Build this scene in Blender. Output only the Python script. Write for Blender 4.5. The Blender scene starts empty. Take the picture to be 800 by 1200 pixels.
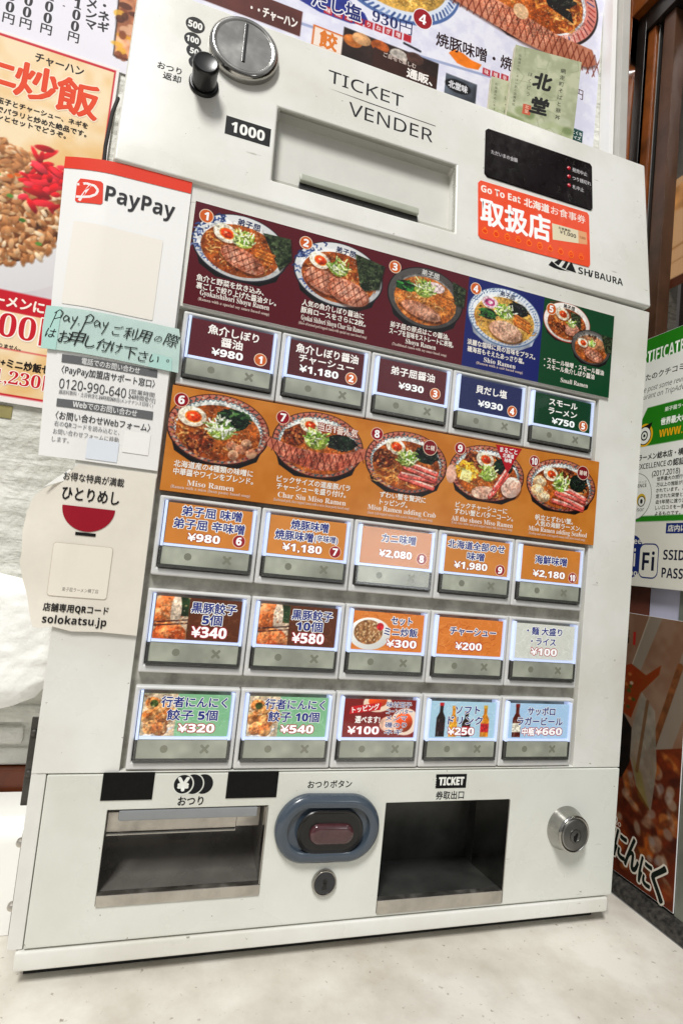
import bpy, bmesh, math, random
import numpy as np
from mathutils import Matrix, Vector

# ------------------------------------------------------------------ camera, world, lamps, exposure
scene = bpy.context.scene
COL = scene.collection
cam_data = bpy.data.cameras.new("camera")
cam_data.sensor_fit = 'VERTICAL'
cam_data.sensor_height = 36.0
cam_data.lens = 20.261
cam_data.clip_start = 0.01
cam_data.clip_end = 50
cam = bpy.data.objects.new("camera", cam_data)
COL.objects.link(cam)
right = Vector((0.94702446, -0.30378859, 0.10419776))
down = Vector((0.12204447, 0.04030955, -0.99170575))
fwd = Vector((0.29706872, 0.95188636, 0.07524985))
rot = Matrix((right, -down, -fwd)).transposed()
cam.matrix_world = Matrix.Translation((0.00190354, -0.45443103, -0.00176437)) @ rot.to_4x4()
scene.camera = cam

world = bpy.data.worlds.new("World")
scene.world = world
world.use_nodes = True
wn = world.node_tree
bg = wn.nodes['Background']
tc = wn.nodes.new('ShaderNodeTexCoord')
sx = wn.nodes.new('ShaderNodeSeparateXYZ')
rp = wn.nodes.new('ShaderNodeValToRGB')
mr = wn.nodes.new('ShaderNodeMapRange')
mr.inputs[1].default_value = -1
mr.inputs[2].default_value = 1
wn.links.new(tc.outputs['Generated'], sx.inputs[0])
wn.links.new(sx.outputs[2], mr.inputs[0])
wn.links.new(mr.outputs[0], rp.inputs[0])
wno = wn.nodes.new('ShaderNodeTexNoise')
wno.inputs['Scale'].default_value = 2.2
wno.inputs['Detail'].default_value = 2
wn.links.new(tc.outputs['Generated'], wno.inputs['Vector'])
wmr = wn.nodes.new('ShaderNodeMapRange')
wmr.inputs[1].default_value = .34
wmr.inputs[2].default_value = .66
wmr.inputs[3].default_value = .42
wmr.inputs[4].default_value = 1.55
wn.links.new(wno.outputs['Fac'], wmr.inputs[0])
wmx = wn.nodes.new('ShaderNodeVectorMath')
wmx.operation = 'SCALE'
wn.links.new(rp.outputs[0], wmx.inputs[0])
wn.links.new(wmr.outputs[0], wmx.inputs['Scale'])
wn.links.new(wmx.outputs[0], bg.inputs[0])
cr = rp.color_ramp
cr.elements[0].position = 0.0
cr.elements[0].color = (.30, .29, .27, 1)
cr.elements[1].position = 1.0
cr.elements[1].color = (.95, .96, .98, 1)
e = cr.elements.new(.46); e.color = (.40, .39, .37, 1)
e = cr.elements.new(.62); e.color = (.62, .62, .62, 1)
bg.inputs[1].default_value = 0.57


def lamp(name, loc, target, sx_, sy_, power, col=(1, 1, 1)):
    d = bpy.data.lights.new(name, 'AREA')
    d.shape = 'RECTANGLE'
    d.size = sx_
    d.size_y = sy_
    d.energy = power
    d.color = col
    o = bpy.data.objects.new(name, d)
    o.location = loc
    o.rotation_euler = (Vector(target) - Vector(loc)).to_track_quat('-Z', 'Y').to_euler()
    COL.objects.link(o)
    return o


lamp("ceiling_lamp", (-1.00, -1.95, 3.05), (.15, 0, 0), .50, 1.10, 138, (1, .985, .95))
lamp("doorway_light", (1.02, -1.95, .02), (.195, 0, 0), .34, .30, 1.3, (.95, .98, 1))

scene.view_settings.view_transform = 'Standard'
scene.view_settings.look = 'None'
scene.view_settings.exposure = 0.0
scene.view_settings.gamma = 1.0
scene.cycles.max_bounces = 8
scene.cycles.transparent_max_bounces = 12
scene.cycles.use_denoising = True


# ------------------------------------------------------------------ colours and materials
def lin(c):
    c = np.asarray(c, dtype=np.float64)
    return np.where(c <= .04045, c / 12.92, ((np.maximum(c, 0) + .055) / 1.055) ** 2.4)


def hx(s):
    if isinstance(s, str):
        s = s.lstrip('#')
        return tuple(int(s[i:i + 2], 16) / 255 for i in (0, 2, 4))
    return tuple(s)


def mat(name, col, rough=.5, metal=0., spec=.5, noise=0., nscale=30., bump=0., bscale=200., rvar=0., emit=None, estr=0., coat=0., dark=None):
    m = bpy.data.materials.new(name)
    m.use_nodes = True
    nt = m.node_tree
    b = nt.nodes['Principled BSDF']
    c = tuple(lin(hx(col))) + (1,)
    b.inputs['Base Color'].default_value = c
    b.inputs['Roughness'].default_value = rough
    b.inputs['Metallic'].default_value = metal
    b.inputs['Specular IOR Level'].default_value = spec
    b.inputs['Coat Weight'].default_value = coat
    if noise or bump or rvar:
        t = nt.nodes.new('ShaderNodeTexCoord')
    if noise:
        n = nt.nodes.new('ShaderNodeTexNoise')
        n.inputs['Scale'].default_value = nscale
        n.inputs['Detail'].default_value = 6
        n.inputs['Roughness'].default_value = .62
        nt.links.new(t.outputs['Object'], n.inputs['Vector'])
        r = nt.nodes.new('ShaderNodeValToRGB')
        r.color_ramp.elements[0].position = .30
        r.color_ramp.elements[1].position = .62
        dk = tuple(lin(hx(dark))) + (1,) if dark else tuple(x * (1 - noise) for x in c[:3]) + (1,)
        r.color_ramp.elements[0].color = dk
        r.color_ramp.elements[1].color = c
        nt.links.new(n.outputs['Fac'], r.inputs[0])
        nt.links.new(r.outputs[0], b.inputs['Base Color'])
    if rvar:
        n2 = nt.nodes.new('ShaderNodeTexNoise')
        n2.inputs['Scale'].default_value = nscale * 2.3
        n2.inputs['Detail'].default_value = 5
        nt.links.new(t.outputs['Object'], n2.inputs['Vector'])
        q = nt.nodes.new('ShaderNodeMapRange')
        q.inputs[1].default_value = .3
        q.inputs[2].default_value = .7
        q.inputs[3].default_value = max(.02, rough - rvar)
        q.inputs[4].default_value = rough + rvar
        nt.links.new(n2.outputs['Fac'], q.inputs[0])
        nt.links.new(q.outputs[0], b.inputs['Roughness'])
    if bump:
        n3 = nt.nodes.new('ShaderNodeTexNoise')
        n3.inputs['Scale'].default_value = bscale
        n3.inputs['Detail'].default_value = 4
        nt.links.new(t.outputs['Object'], n3.inputs['Vector'])
        bp = nt.nodes.new('ShaderNodeBump')
        bp.inputs['Strength'].default_value = bump
        bp.inputs['Distance'].default_value = .001
        nt.links.new(n3.outputs['Fac'], bp.inputs['Height'])
        nt.links.new(bp.outputs['Normal'], b.inputs['Normal'])
    if emit:
        b.inputs['Emission Color'].default_value = tuple(lin(hx(emit))) + (1,)
        b.inputs['Emission Strength'].default_value = estr
    return m


def print_mat(name, rough=.4, spec=.4, back=0., bump=0.):
    m = bpy.data.materials.new(name)
    m.use_nodes = True
    nt = m.node_tree
    b = nt.nodes['Principled BSDF']
    a = nt.nodes.new('ShaderNodeAttribute')
    a.attribute_name = 'Col'
    nt.links.new(a.outputs['Color'], b.inputs['Base Color'])
    b.inputs['Roughness'].default_value = rough
    b.inputs['Specular IOR Level'].default_value = spec
    if back:
        nt.links.new(a.outputs['Color'], b.inputs['Emission Color'])
        b.inputs['Emission Strength'].default_value = back
    if bump:
        t = nt.nodes.new('ShaderNodeTexCoord')
        n3 = nt.nodes.new('ShaderNodeTexNoise')
        n3.inputs['Scale'].default_value = 14
        n3.inputs['Detail'].default_value = 3
        nt.links.new(t.outputs['Object'], n3.inputs['Vector'])
        bp = nt.nodes.new('ShaderNodeBump')
        bp.inputs['Strength'].default_value = bump
        bp.inputs['Distance'].default_value = .004
        nt.links.new(n3.outputs['Fac'], bp.inputs['Height'])
        nt.links.new(bp.outputs['Normal'], b.inputs['Normal'])
    return m


def glass_mat(name, tint=(1, 1, 1), gloss=.06, rough=.03, fres=1.45):
    m = bpy.data.materials.new(name)
    m.use_nodes = True
    nt = m.node_tree
    nt.nodes.clear()
    out = nt.nodes.new('ShaderNodeOutputMaterial')
    tr = nt.nodes.new('ShaderNodeBsdfTransparent')
    tr.inputs[0].default_value = tuple(tint) + (1,)
    gl = nt.nodes.new('ShaderNodeBsdfGlossy')
    gl.inputs['Roughness'].default_value = rough
    lw = nt.nodes.new('ShaderNodeLayerWeight')
    lw.inputs[0].default_value = .5
    pw = nt.nodes.new('ShaderNodeMath')
    pw.operation = 'POWER'
    pw.inputs[1].default_value = 5
    fr = nt.nodes.new('ShaderNodeMath')
    fr.operation = 'MULTIPLY_ADD'
    f0 = ((fres - 1) / (fres + 1)) ** 2
    fr.inputs[1].default_value = 1 - f0
    fr.inputs[2].default_value = f0
    nt.links.new(lw.outputs['Facing'], pw.inputs[0])
    nt.links.new(pw.outputs[0], fr.inputs[0])
    mx = nt.nodes.new('ShaderNodeMixShader')
    nt.links.new(fr.outputs[0], mx.inputs[0])
    nt.links.new(tr.outputs[0], mx.inputs[1])
    nt.links.new(gl.outputs[0], mx.inputs[2])
    nt.links.new(mx.outputs[0], out.inputs[0])
    return m


def worn(m, amount=.8):
    """fine scuffs and specks of grime in the paint"""
    nt = m.node_tree
    b = nt.nodes['Principled BSDF']
    src = b.inputs['Base Color'].links[0].from_socket
    t = nt.nodes.new('ShaderNodeTexCoord')
    last = src
    for sc, rot, lo, hi, dk in (((38, 38, 210), .5, .20, .27, (.45, .42, .37, 1)), ((240, 240, 240), 0, .235, .27, (.25, .22, .18, 1)), ((5, 5, 9), 0, .26, .48, (.86, .84, .80, 1))):
        mp = nt.nodes.new('ShaderNodeMapping')
        mp.inputs['Scale'].default_value = sc
        mp.inputs['Rotation'].default_value = (0, rot, 0)
        nt.links.new(t.outputs['Object'], mp.inputs['Vector'])
        n = nt.nodes.new('ShaderNodeTexNoise')
        n.inputs['Scale'].default_value = 1
        n.inputs['Detail'].default_value = 4
        nt.links.new(mp.outputs[0], n.inputs['Vector'])
        r = nt.nodes.new('ShaderNodeValToRGB')
        r.color_ramp.elements[0].position = lo
        r.color_ramp.elements[0].color = dk
        r.color_ramp.elements[1].position = hi
        r.color_ramp.elements[1].color = (1, 1, 1, 1)
        nt.links.new(n.outputs['Fac'], r.inputs[0])
        mx = nt.nodes.new('ShaderNodeMix')
        mx.data_type = 'RGBA'
        mx.blend_type = 'MULTIPLY'
        mx.inputs[0].default_value = amount
        nt.links.new(last, mx.inputs[6])
        nt.links.new(r.outputs[0], mx.inputs[7])
        last = mx.outputs[2]
    nt.links.new(last, b.inputs['Base Color'])
    return m


M_PANEL = worn(mat('painted_panel', '#e9e9e4', .32, noise=.1, nscale=8, rvar=.1, bump=.05, bscale=60, dark='#d8d6cc'))
M_LOWER = worn(mat('lower_paint', '#e2e4dd', .30, noise=.08, nscale=7, rvar=.1, bump=.05, bscale=60, dark='#d5d6cc'))
M_EDGE = mat('cabinet_paint', '#e4e3dd', .4, noise=.1, nscale=25)
M_CHROME = mat('chrome', '#b3b1ac', .17, metal=1, noise=.35, nscale=26, rvar=.09, bump=.06, bscale=40)
M_STEEL = mat('brushed_steel', '#cdc8c0', .42, metal=1, noise=.3, nscale=45, rvar=.12)
M_TRAY = mat('dark_tray_steel', '#a09b94', .3, metal=.75, noise=.5, nscale=14, rvar=.12)
M_TRAY2 = mat('grey_tray', '#4c4d4a', .3, noise=.5, nscale=30, metal=.3)
M_BLACK = mat('black_plastic', '#131313', .28, noise=.3, nscale=80)
M_RUBBER_SHADE = mat('black_rubber_and_gap_shade', '#1b1a19', .7)
M_BACK = mat('grey_backing', '#b9b7ad', .5, noise=.5, nscale=55, rvar=.1, dark='#7d7a70')
M_FRAME = mat('button_frame_plastic', '#d9d9d7', .3, noise=.08, nscale=60)
M_GUIDE = mat('light_guide', '#dfe8ff', .3, emit='#c3d3ff', estr=.46)
M_DARK = mat('dark_clear_plastic', '#4b4a47', .2, noise=.3, nscale=200)
M_LENS = glass_mat('clear_lens', (.97, .98, .98), fres=1.42, rough=.05)
M_BLUE = mat('blue_grey_plastic', '#434e5a', .2, coat=.4, noise=.1, nscale=40)
M_RED = mat('dark_red_lens', '#4c2a2e', .12, coat=.6, noise=.3, nscale=150)
M_LED = mat('red_indicator', '#a11222', .25, emit='#d0142c', estr=.25)
M_WINDOW = mat('smoked_window', '#150d10', .3, spec=.05, noise=.6, nscale=60, rvar=.08)
M_BRASS = mat('dark_hinge_steel', '#55524e', .45, metal=.6, noise=.4, nscale=80)
M_RECESS = mat('note_recess_plastic', '#d7d6cf', .4, noise=.08, nscale=30)
M_PRINT = print_mat('printed_card', .38, .4)
M_GLOSS = print_mat('laminated_print', .22, .5, bump=.03)
M_BACKLIT = print_mat('backlit_card', .35, .4, back=.34)
M_PAPER = print_mat('printed_paper', .6, .25, bump=.12)
M_POSTER = print_mat('poster_print', .6, .2, bump=.05)
M_INK = print_mat('printed_ink', .55, .2)


# ------------------------------------------------------------------ object helpers
MW = {}


def place(o, world_m, parent=None):
    MW[o.name] = world_m
    if parent is not None:
        o.parent = parent
        o.matrix_parent_inverse = Matrix.Identity(4)
        o.matrix_basis = MW[parent.name].inverted() @ world_m
    else:
        o.matrix_basis = world_m
    COL.objects.link(o)
    return o


def thing(name, label, cat, loc, group=None):
    o = bpy.data.objects.new(name, None)
    o.empty_display_size = .02
    place(o, Matrix.Translation(loc))
    return tag(o, label, cat, group)


def tag(o, label=None, cat=None, group=None, kind=None):
    if label: o['label'] = label
    if cat: o['category'] = cat
    if group: o['group'] = group
    if kind: o['kind'] = kind
    return o


ID = Matrix.Identity(4)


def finish_mesh(me):
    n = len(me.vertices)
    co = np.empty(n * 3, np.float32)
    me.vertices.foreach_get('co', co)
    co = co.reshape(-1, 3)
    c = (co.min(0) + co.max(0)) / 2
    me.vertices.foreach_set('co', (co - c).ravel())
    me.update()
    return Vector([float(v) for v in c])


def weigh_normals(me, angle):
    """area weighted corner normals, so that large flat faces stay flat beside small bevels"""
    lim = math.cos(angle)
    fn = [p.normal.copy() for p in me.polygons]
    fa = [p.area for p in me.polygons]
    at = [[] for _ in me.vertices]
    for p in me.polygons:
        for v in p.vertices: at[v].append(p.index)
    out = [None] * len(me.loops)
    for p in me.polygons:
        for li in p.loop_indices:
            n = Vector((0, 0, 0))
            for f in at[me.loops[li].vertex_index]:
                if fn[f].dot(fn[p.index]) > lim: n += fn[f] * fa[f]
            out[li] = n.normalized() if n.length > 0 else p.normal
    me.normals_split_custom_set(out)


def obj(name, bm, material, parent=None, frame=ID, smooth=True, angle=35):
    me = bpy.data.meshes.new(name)
    bmesh.ops.remove_doubles(bm, verts=bm.verts, dist=1e-7)
    bmesh.ops.recalc_face_normals(bm, faces=bm.faces)
    bm.to_mesh(me)
    bm.free()
    for m in (material if isinstance(material, (list, tuple)) else [material]):
        me.materials.append(m)
    c = finish_mesh(me)
    if smooth:
        me.polygons.foreach_set('use_smooth', [True] * len(me.polygons))
        weigh_normals(me, math.radians(angle))
    o = bpy.data.objects.new(name, me)
    return place(o, frame @ Matrix.Translation(c), parent)


def BM():
    return bmesh.new()


def rbox(bm, x0, x1, y0, y1, z0, z1, b=0., seg=2):
    r = bmesh.ops.create_cube(bm, size=1)
    vs = r['verts']
    for v in vs:
        v.co = Vector((x0 + (v.co.x + .5) * (x1 - x0), y0 + (v.co.y + .5) * (y1 - y0), z0 + (v.co.z + .5) * (z1 - z0)))
    if b > 0:
        es = list({e for v in vs for e in v.link_edges})
        bmesh.ops.bevel(bm, geom=es, offset=b, segments=seg, profile=.5, affect='EDGES', clamp_overlap=True)
    return bm


def stadium(cx, cz, hl, r, y, n=48, tilt=0.):
    out = []
    for i in range(n):
        a = 2 * math.pi * i / n
        px = r * math.cos(a) + (hl if math.cos(a) > 0 else -hl if math.cos(a) < 0 else 0)
        pz = r * math.sin(a)
        ct, st = math.cos(tilt), math.sin(tilt)
        out.append(Vector((cx + px * ct - pz * st, y, cz + px * st + pz * ct)))
    return out


def loft(bm, rings, cap0=True, cap1=True):
    vv = [[bm.verts.new(p) for p in r] for r in rings]
    n = len(vv[0])
    for a, b in zip(vv[:-1], vv[1:]):
        for i in range(n):
            bm.faces.new((a[i], a[(i + 1) % n], b[(i + 1) % n], b[i]))
    if cap0: bm.faces.new(vv[0])
    if cap1: bm.faces.new(vv[-1])
    return bm


def turn(bm, cx, cz, prof, hl=0., n=48, tilt=0., squash=1.):
    """lathe-like piece whose axis is the panel normal: prof = [(radius, y), ...]"""
    return loft(bm, [stadium(cx, cz, hl, max(r, 1e-5), y, n, tilt) for r, y in prof])


def slab(bm, x0, x1, z0, z1, holes, y0, y1, bevel=0., seg=2):
    """a flat plate, front face at y0, back face at y1, with rectangular openings"""
    xs = sorted({x0, x1, *[v for h in holes for v in h[:2] if x0 < v < x1]})
    zs = sorted({z0, z1, *[v for h in holes for v in h[2:] if z0 < v < z1]})

    def solid(i, j):
        if not (0 <= i < len(xs) - 1 and 0 <= j < len(zs) - 1): return False
        cx, cz = (xs[i] + xs[i + 1]) / 2, (zs[j] + zs[j + 1]) / 2
        return not any(h[0] < cx < h[1] and h[2] < cz < h[3] for h in holes)
    V = {}

    def v(i, j, k):
        if (i, j, k) not in V: V[i, j, k] = bm.verts.new((xs[i], y1 if k else y0, zs[j]))
        return V[i, j, k]
    for i in range(len(xs) - 1):
        for j in range(len(zs) - 1):
            if not solid(i, j): continue
            bm.faces.new((v(i, j, 0), v(i + 1, j, 0), v(i + 1, j + 1, 0), v(i, j + 1, 0)))
            bm.faces.new((v(i, j, 1), v(i, j + 1, 1), v(i + 1, j + 1, 1), v(i + 1, j, 1)))
            for di, dj, p, q in ((-1, 0, (i, j), (i, j + 1)), (1, 0, (i + 1, j), (i + 1, j + 1)), (0, -1, (i, j), (i + 1, j)), (0, 1, (i, j + 1), (i + 1, j + 1))):
                if not solid(i + di, j + dj):
                    bm.faces.new((v(*p, 0), v(*q, 0), v(*q, 1), v(*p, 1)))
    bmesh.ops.recalc_face_normals(bm, faces=bm.faces)
    if bevel:
        es = [e for e in bm.edges if len(e.link_faces) == 2 and e.calc_face_angle(0) > 1.0]
        bmesh.ops.bevel(bm, geom=es, offset=bevel, segments=seg, profile=.5, affect='EDGES', clamp_overlap=True)
    return bm


def prism(bm, pts, y0, y1, bevel=0.):
    """a flat outline (x, z) given thickness between y0 (front) and y1"""
    a = [bm.verts.new((x, y0, z)) for x, z in pts]
    b = [bm.verts.new((x, y1, z)) for x, z in pts]
    n = len(pts)
    bm.faces.new(a)
    bm.faces.new(b[::-1])
    for i in range(n):
        bm.faces.new((a[i], b[i], b[(i + 1) % n], a[(i + 1) % n]))
    if bevel:
        bmesh.ops.recalc_face_normals(bm, faces=bm.faces)
        bmesh.ops.bevel(bm, geom=list(bm.edges), offset=bevel, segments=2, profile=.5, affect='EDGES')
    return bm


def tube(bm, pts, r, n=10):
    rings = []
    P = [Vector(p) for p in pts]
    for i, p in enumerate(P):
        t = (P[min(i + 1, len(P) - 1)] - P[max(i - 1, 0)]).normalized()
        u = t.orthogonal().normalized() if i == 0 else (u - t * u.dot(t)).normalized()
        w = t.cross(u)
        rings.append([p + r * (math.cos(2 * math.pi * k / n) * u + math.sin(2 * math.pi * k / n) * w) for k in range(n)])
    return loft(bm, rings)


# ------------------------------------------------------------------ printing: painted colour grids and type
_TAB = np.random.RandomState(7).rand(64, 64)


def vnoise(X, Y, s, seed=0):
    x = X / s + seed * 7.31
    y = Y / s + seed * 3.17
    xi = np.floor(x).astype(int)
    yi = np.floor(y).astype(int)
    fx = x - xi
    fy = y - yi
    fx = fx * fx * (3 - 2 * fx)
    fy = fy * fy * (3 - 2 * fy)
    t = lambda a, b: _TAB[a % 64, b % 64]
    return (t(xi, yi) * (1 - fx) + t(xi + 1, yi) * fx) * (1 - fy) + (t(xi, yi + 1) * (1 - fx) + t(xi + 1, yi + 1) * fx) * fy


def fbm(X, Y, s, seed=0):
    return (vnoise(X, Y, s, seed) * .5 + vnoise(X, Y, s * .5, seed + 1) * .3 + vnoise(X, Y, s * .24, seed + 2) * .2)


class Canvas:
    """a printed picture: one colour per point of a fine grid (x right, z up, metres)"""
    def __init__(s, x0, z0, x1, z1, res, col):
        s.nx = int(round((x1 - x0) / res)) + 1
        s.nz = int(round((z1 - z0) / res)) + 1
        s.x = np.linspace(x0, x1, s.nx)
        s.z = np.linspace(z0, z1, s.nz)
        s.X, s.Z = np.meshgrid(s.x, s.z)
        s.C = np.empty(s.X.shape + (3,))
        s.C[:] = hx(col)
        s.res = res
        s.seed = 0

    def reg(s, x0, x1, z0, z1):
        m = s.res * 1.5
        i0, i1 = np.searchsorted(s.x, (x0 - m, x1 + m))
        j0, j1 = np.searchsorted(s.z, (z0 - m, z1 + m))
        return (slice(j0, j1), slice(i0, i1)) if i1 > i0 and j1 > j0 else None

    def put(s, sl, sd, col, a=1., tex=0., ts=.003, col2=None, shade=0., cx=0, cz=0, r=1, soft=1.):
        al = np.clip(.5 - sd / (s.res * soft), 0, 1) * a
        X, Z = s.X[sl], s.Z[sl]
        c = np.empty(X.shape + (3,))
        c[:] = hx(col)
        s.seed = (s.seed + 1) % 40
        if tex or col2:
            n = fbm(X, Z, ts, s.seed)
            if col2:
                t = np.clip((n - .5) * 3.2 + .5, 0, 1)[..., None]
                c = c * (1 - t) + np.array(hx(col2)) * t
            if tex: c = c * (1 + tex * 2.4 * (n[..., None] - .5))
        if shade:
            c = c * (1 + shade * np.clip((-(X - cx) * .45 + (Z - cz) * .9) / r, -1, 1)[..., None])
        s.C[sl] = np.clip(s.C[sl] * (1 - al[..., None]) + c * al[..., None], 0, 1)

    def ell(s, cx, cz, rx, rz, col, rot=0., **k):
        R = max(rx, rz)
        sl = s.reg(cx - R, cx + R, cz - R, cz + R)
        if sl is None: return
        dx, dz = s.X[sl] - cx, s.Z[sl] - cz
        c, n = math.cos(rot), math.sin(rot)
        u, v = dx * c + dz * n, -dx * n + dz * c
        q = np.sqrt((u / rx) ** 2 + (v / rz) ** 2) + 1e-9
        s.put(sl, (q - 1) * min(rx, rz), col, cx=cx, cz=cz, r=R, **k)

    def poly(s, pts, col, **k):
        P = np.array(pts, float)
        lo, hi = P.min(0), P.max(0)
        sl = s.reg(lo[0], hi[0], lo[1], hi[1])
        if sl is None: return
        X, Z = s.X[sl], s.Z[sl]
        ins = np.zeros(X.shape, bool)
        d = np.full(X.shape, 1e9)
        for (ax, az), (bx, bz) in zip(P, np.roll(P, -1, 0)):
            if az != bz:
                cnd = ((az > Z) != (bz > Z)) & (X < (bx - ax) * (Z - az) / (bz - az) + ax)
                ins ^= cnd
            ex, ez = bx - ax, bz - az
            t = np.clip(((X - ax) * ex + (Z - az) * ez) / (ex * ex + ez * ez + 1e-18), 0, 1)
            d = np.minimum(d, np.hypot(X - ax - t * ex, Z - az - t * ez))
        s.put(sl, np.where(ins, -d, d), col, cx=(lo[0] + hi[0]) / 2, cz=(lo[1] + hi[1]) / 2, r=max(hi - lo) / 2, **k)

    def rect(s, x0, z0, x1, z1, col, **k):
        s.poly([(x0, z0), (x1, z0), (x1, z1), (x0, z1)], col, **k)

    def line(s, pts, w, col, **k):
        P = np.array(pts, float)
        lo, hi = P.min(0), P.max(0)
        sl = s.reg(lo[0] - w, hi[0] + w, lo[1] - w, hi[1] + w)
        if sl is None: return
        X, Z = s.X[sl], s.Z[sl]
        d = np.full(X.shape, 1e9)
        for (ax, az), (bx, bz) in zip(P[:-1], P[1:]):
            ex, ez = bx - ax, bz - az
            t = np.clip(((X - ax) * ex + (Z - az) * ez) / (ex * ex + ez * ez + 1e-18), 0, 1)
            d = np.minimum(d, np.hypot(X - ax - t * ex, Z - az - t * ez))
        s.put(sl, d - w / 2, col, **k)


def mapf(t, U, L, D):
    o = []
    for c in t:
        if 'A' <= c <= 'Z': o.append(chr(U + ord(c) - 65))
        elif 'a' <= c <= 'z': o.append(chr(L + ord(c) - 97))
        elif '0' <= c <= '9': o.append(chr(D + ord(c) - 48))
        else: o.append(c)
    return ''.join(o)


FONTS = {'sb': (0x1D5D4, 0x1D5EE, 0x1D7EC), 'fb': (0x1D400, 0x1D41A, 0x1D7CE), 'ss': (0x1D5A0, 0x1D5BA, 0x1D7E2)}
_GLY = {}


def glyphs(s, font, res):
    if font in FONTS: s = mapf(s, *FONTS[font])
    k = (s, res)
    if k not in _GLY:
        c = bpy.data.curves.new('type', 'FONT')
        c.body = s
        c.size = 1
        c.resolution_u = res
        o = bpy.data.objects.new('type', c)
        me = bpy.data.meshes.new_from_object(o)
        n = len(me.vertices)
        co = np.empty(n * 3)
        me.vertices.foreach_get('co', co)
        lv = np.empty(len(me.loops), np.int32)
        me.loops.foreach_get('vertex_index', lv)
        tot = np.empty(len(me.polygons), np.int32)
        me.polygons.foreach_get('loop_total', tot)
        _GLY[k] = (co.reshape(-1, 3)[:, :2].copy(), lv, tot)
        bpy.data.objects.remove(o)
        bpy.data.curves.remove(c)
        bpy.data.meshes.remove(me)
    return _GLY[k]


def split(pts, cuts):
    """cut an outline into tiles so that it can follow a bent sheet; cuts = (xs, zs)"""
    if not cuts: return [pts]
    def half(P, ax, v, sg):
        o = []
        for a, b in zip(P, P[1:] + P[:1]):
            da, db = sg * (a[ax] - v), sg * (b[ax] - v)
            if da >= 0: o.append(a)
            if da * db < 0:
                t = da / (da - db)
                o.append(tuple(a[k] + (b[k] - a[k]) * t for k in (0, 1)))
        return o
    out = [[tuple(q) for q in pts]]
    for ax in (0, 1):
        for v in cuts[ax]:
            n = []
            for P in out:
                l, h = half(P, ax, v, -1), half(P, ax, v, 1)
                n += [q for q in (l, h) if len(q) > 2]
            out = n
    return out


INK_GAMMA = 1.2


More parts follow.
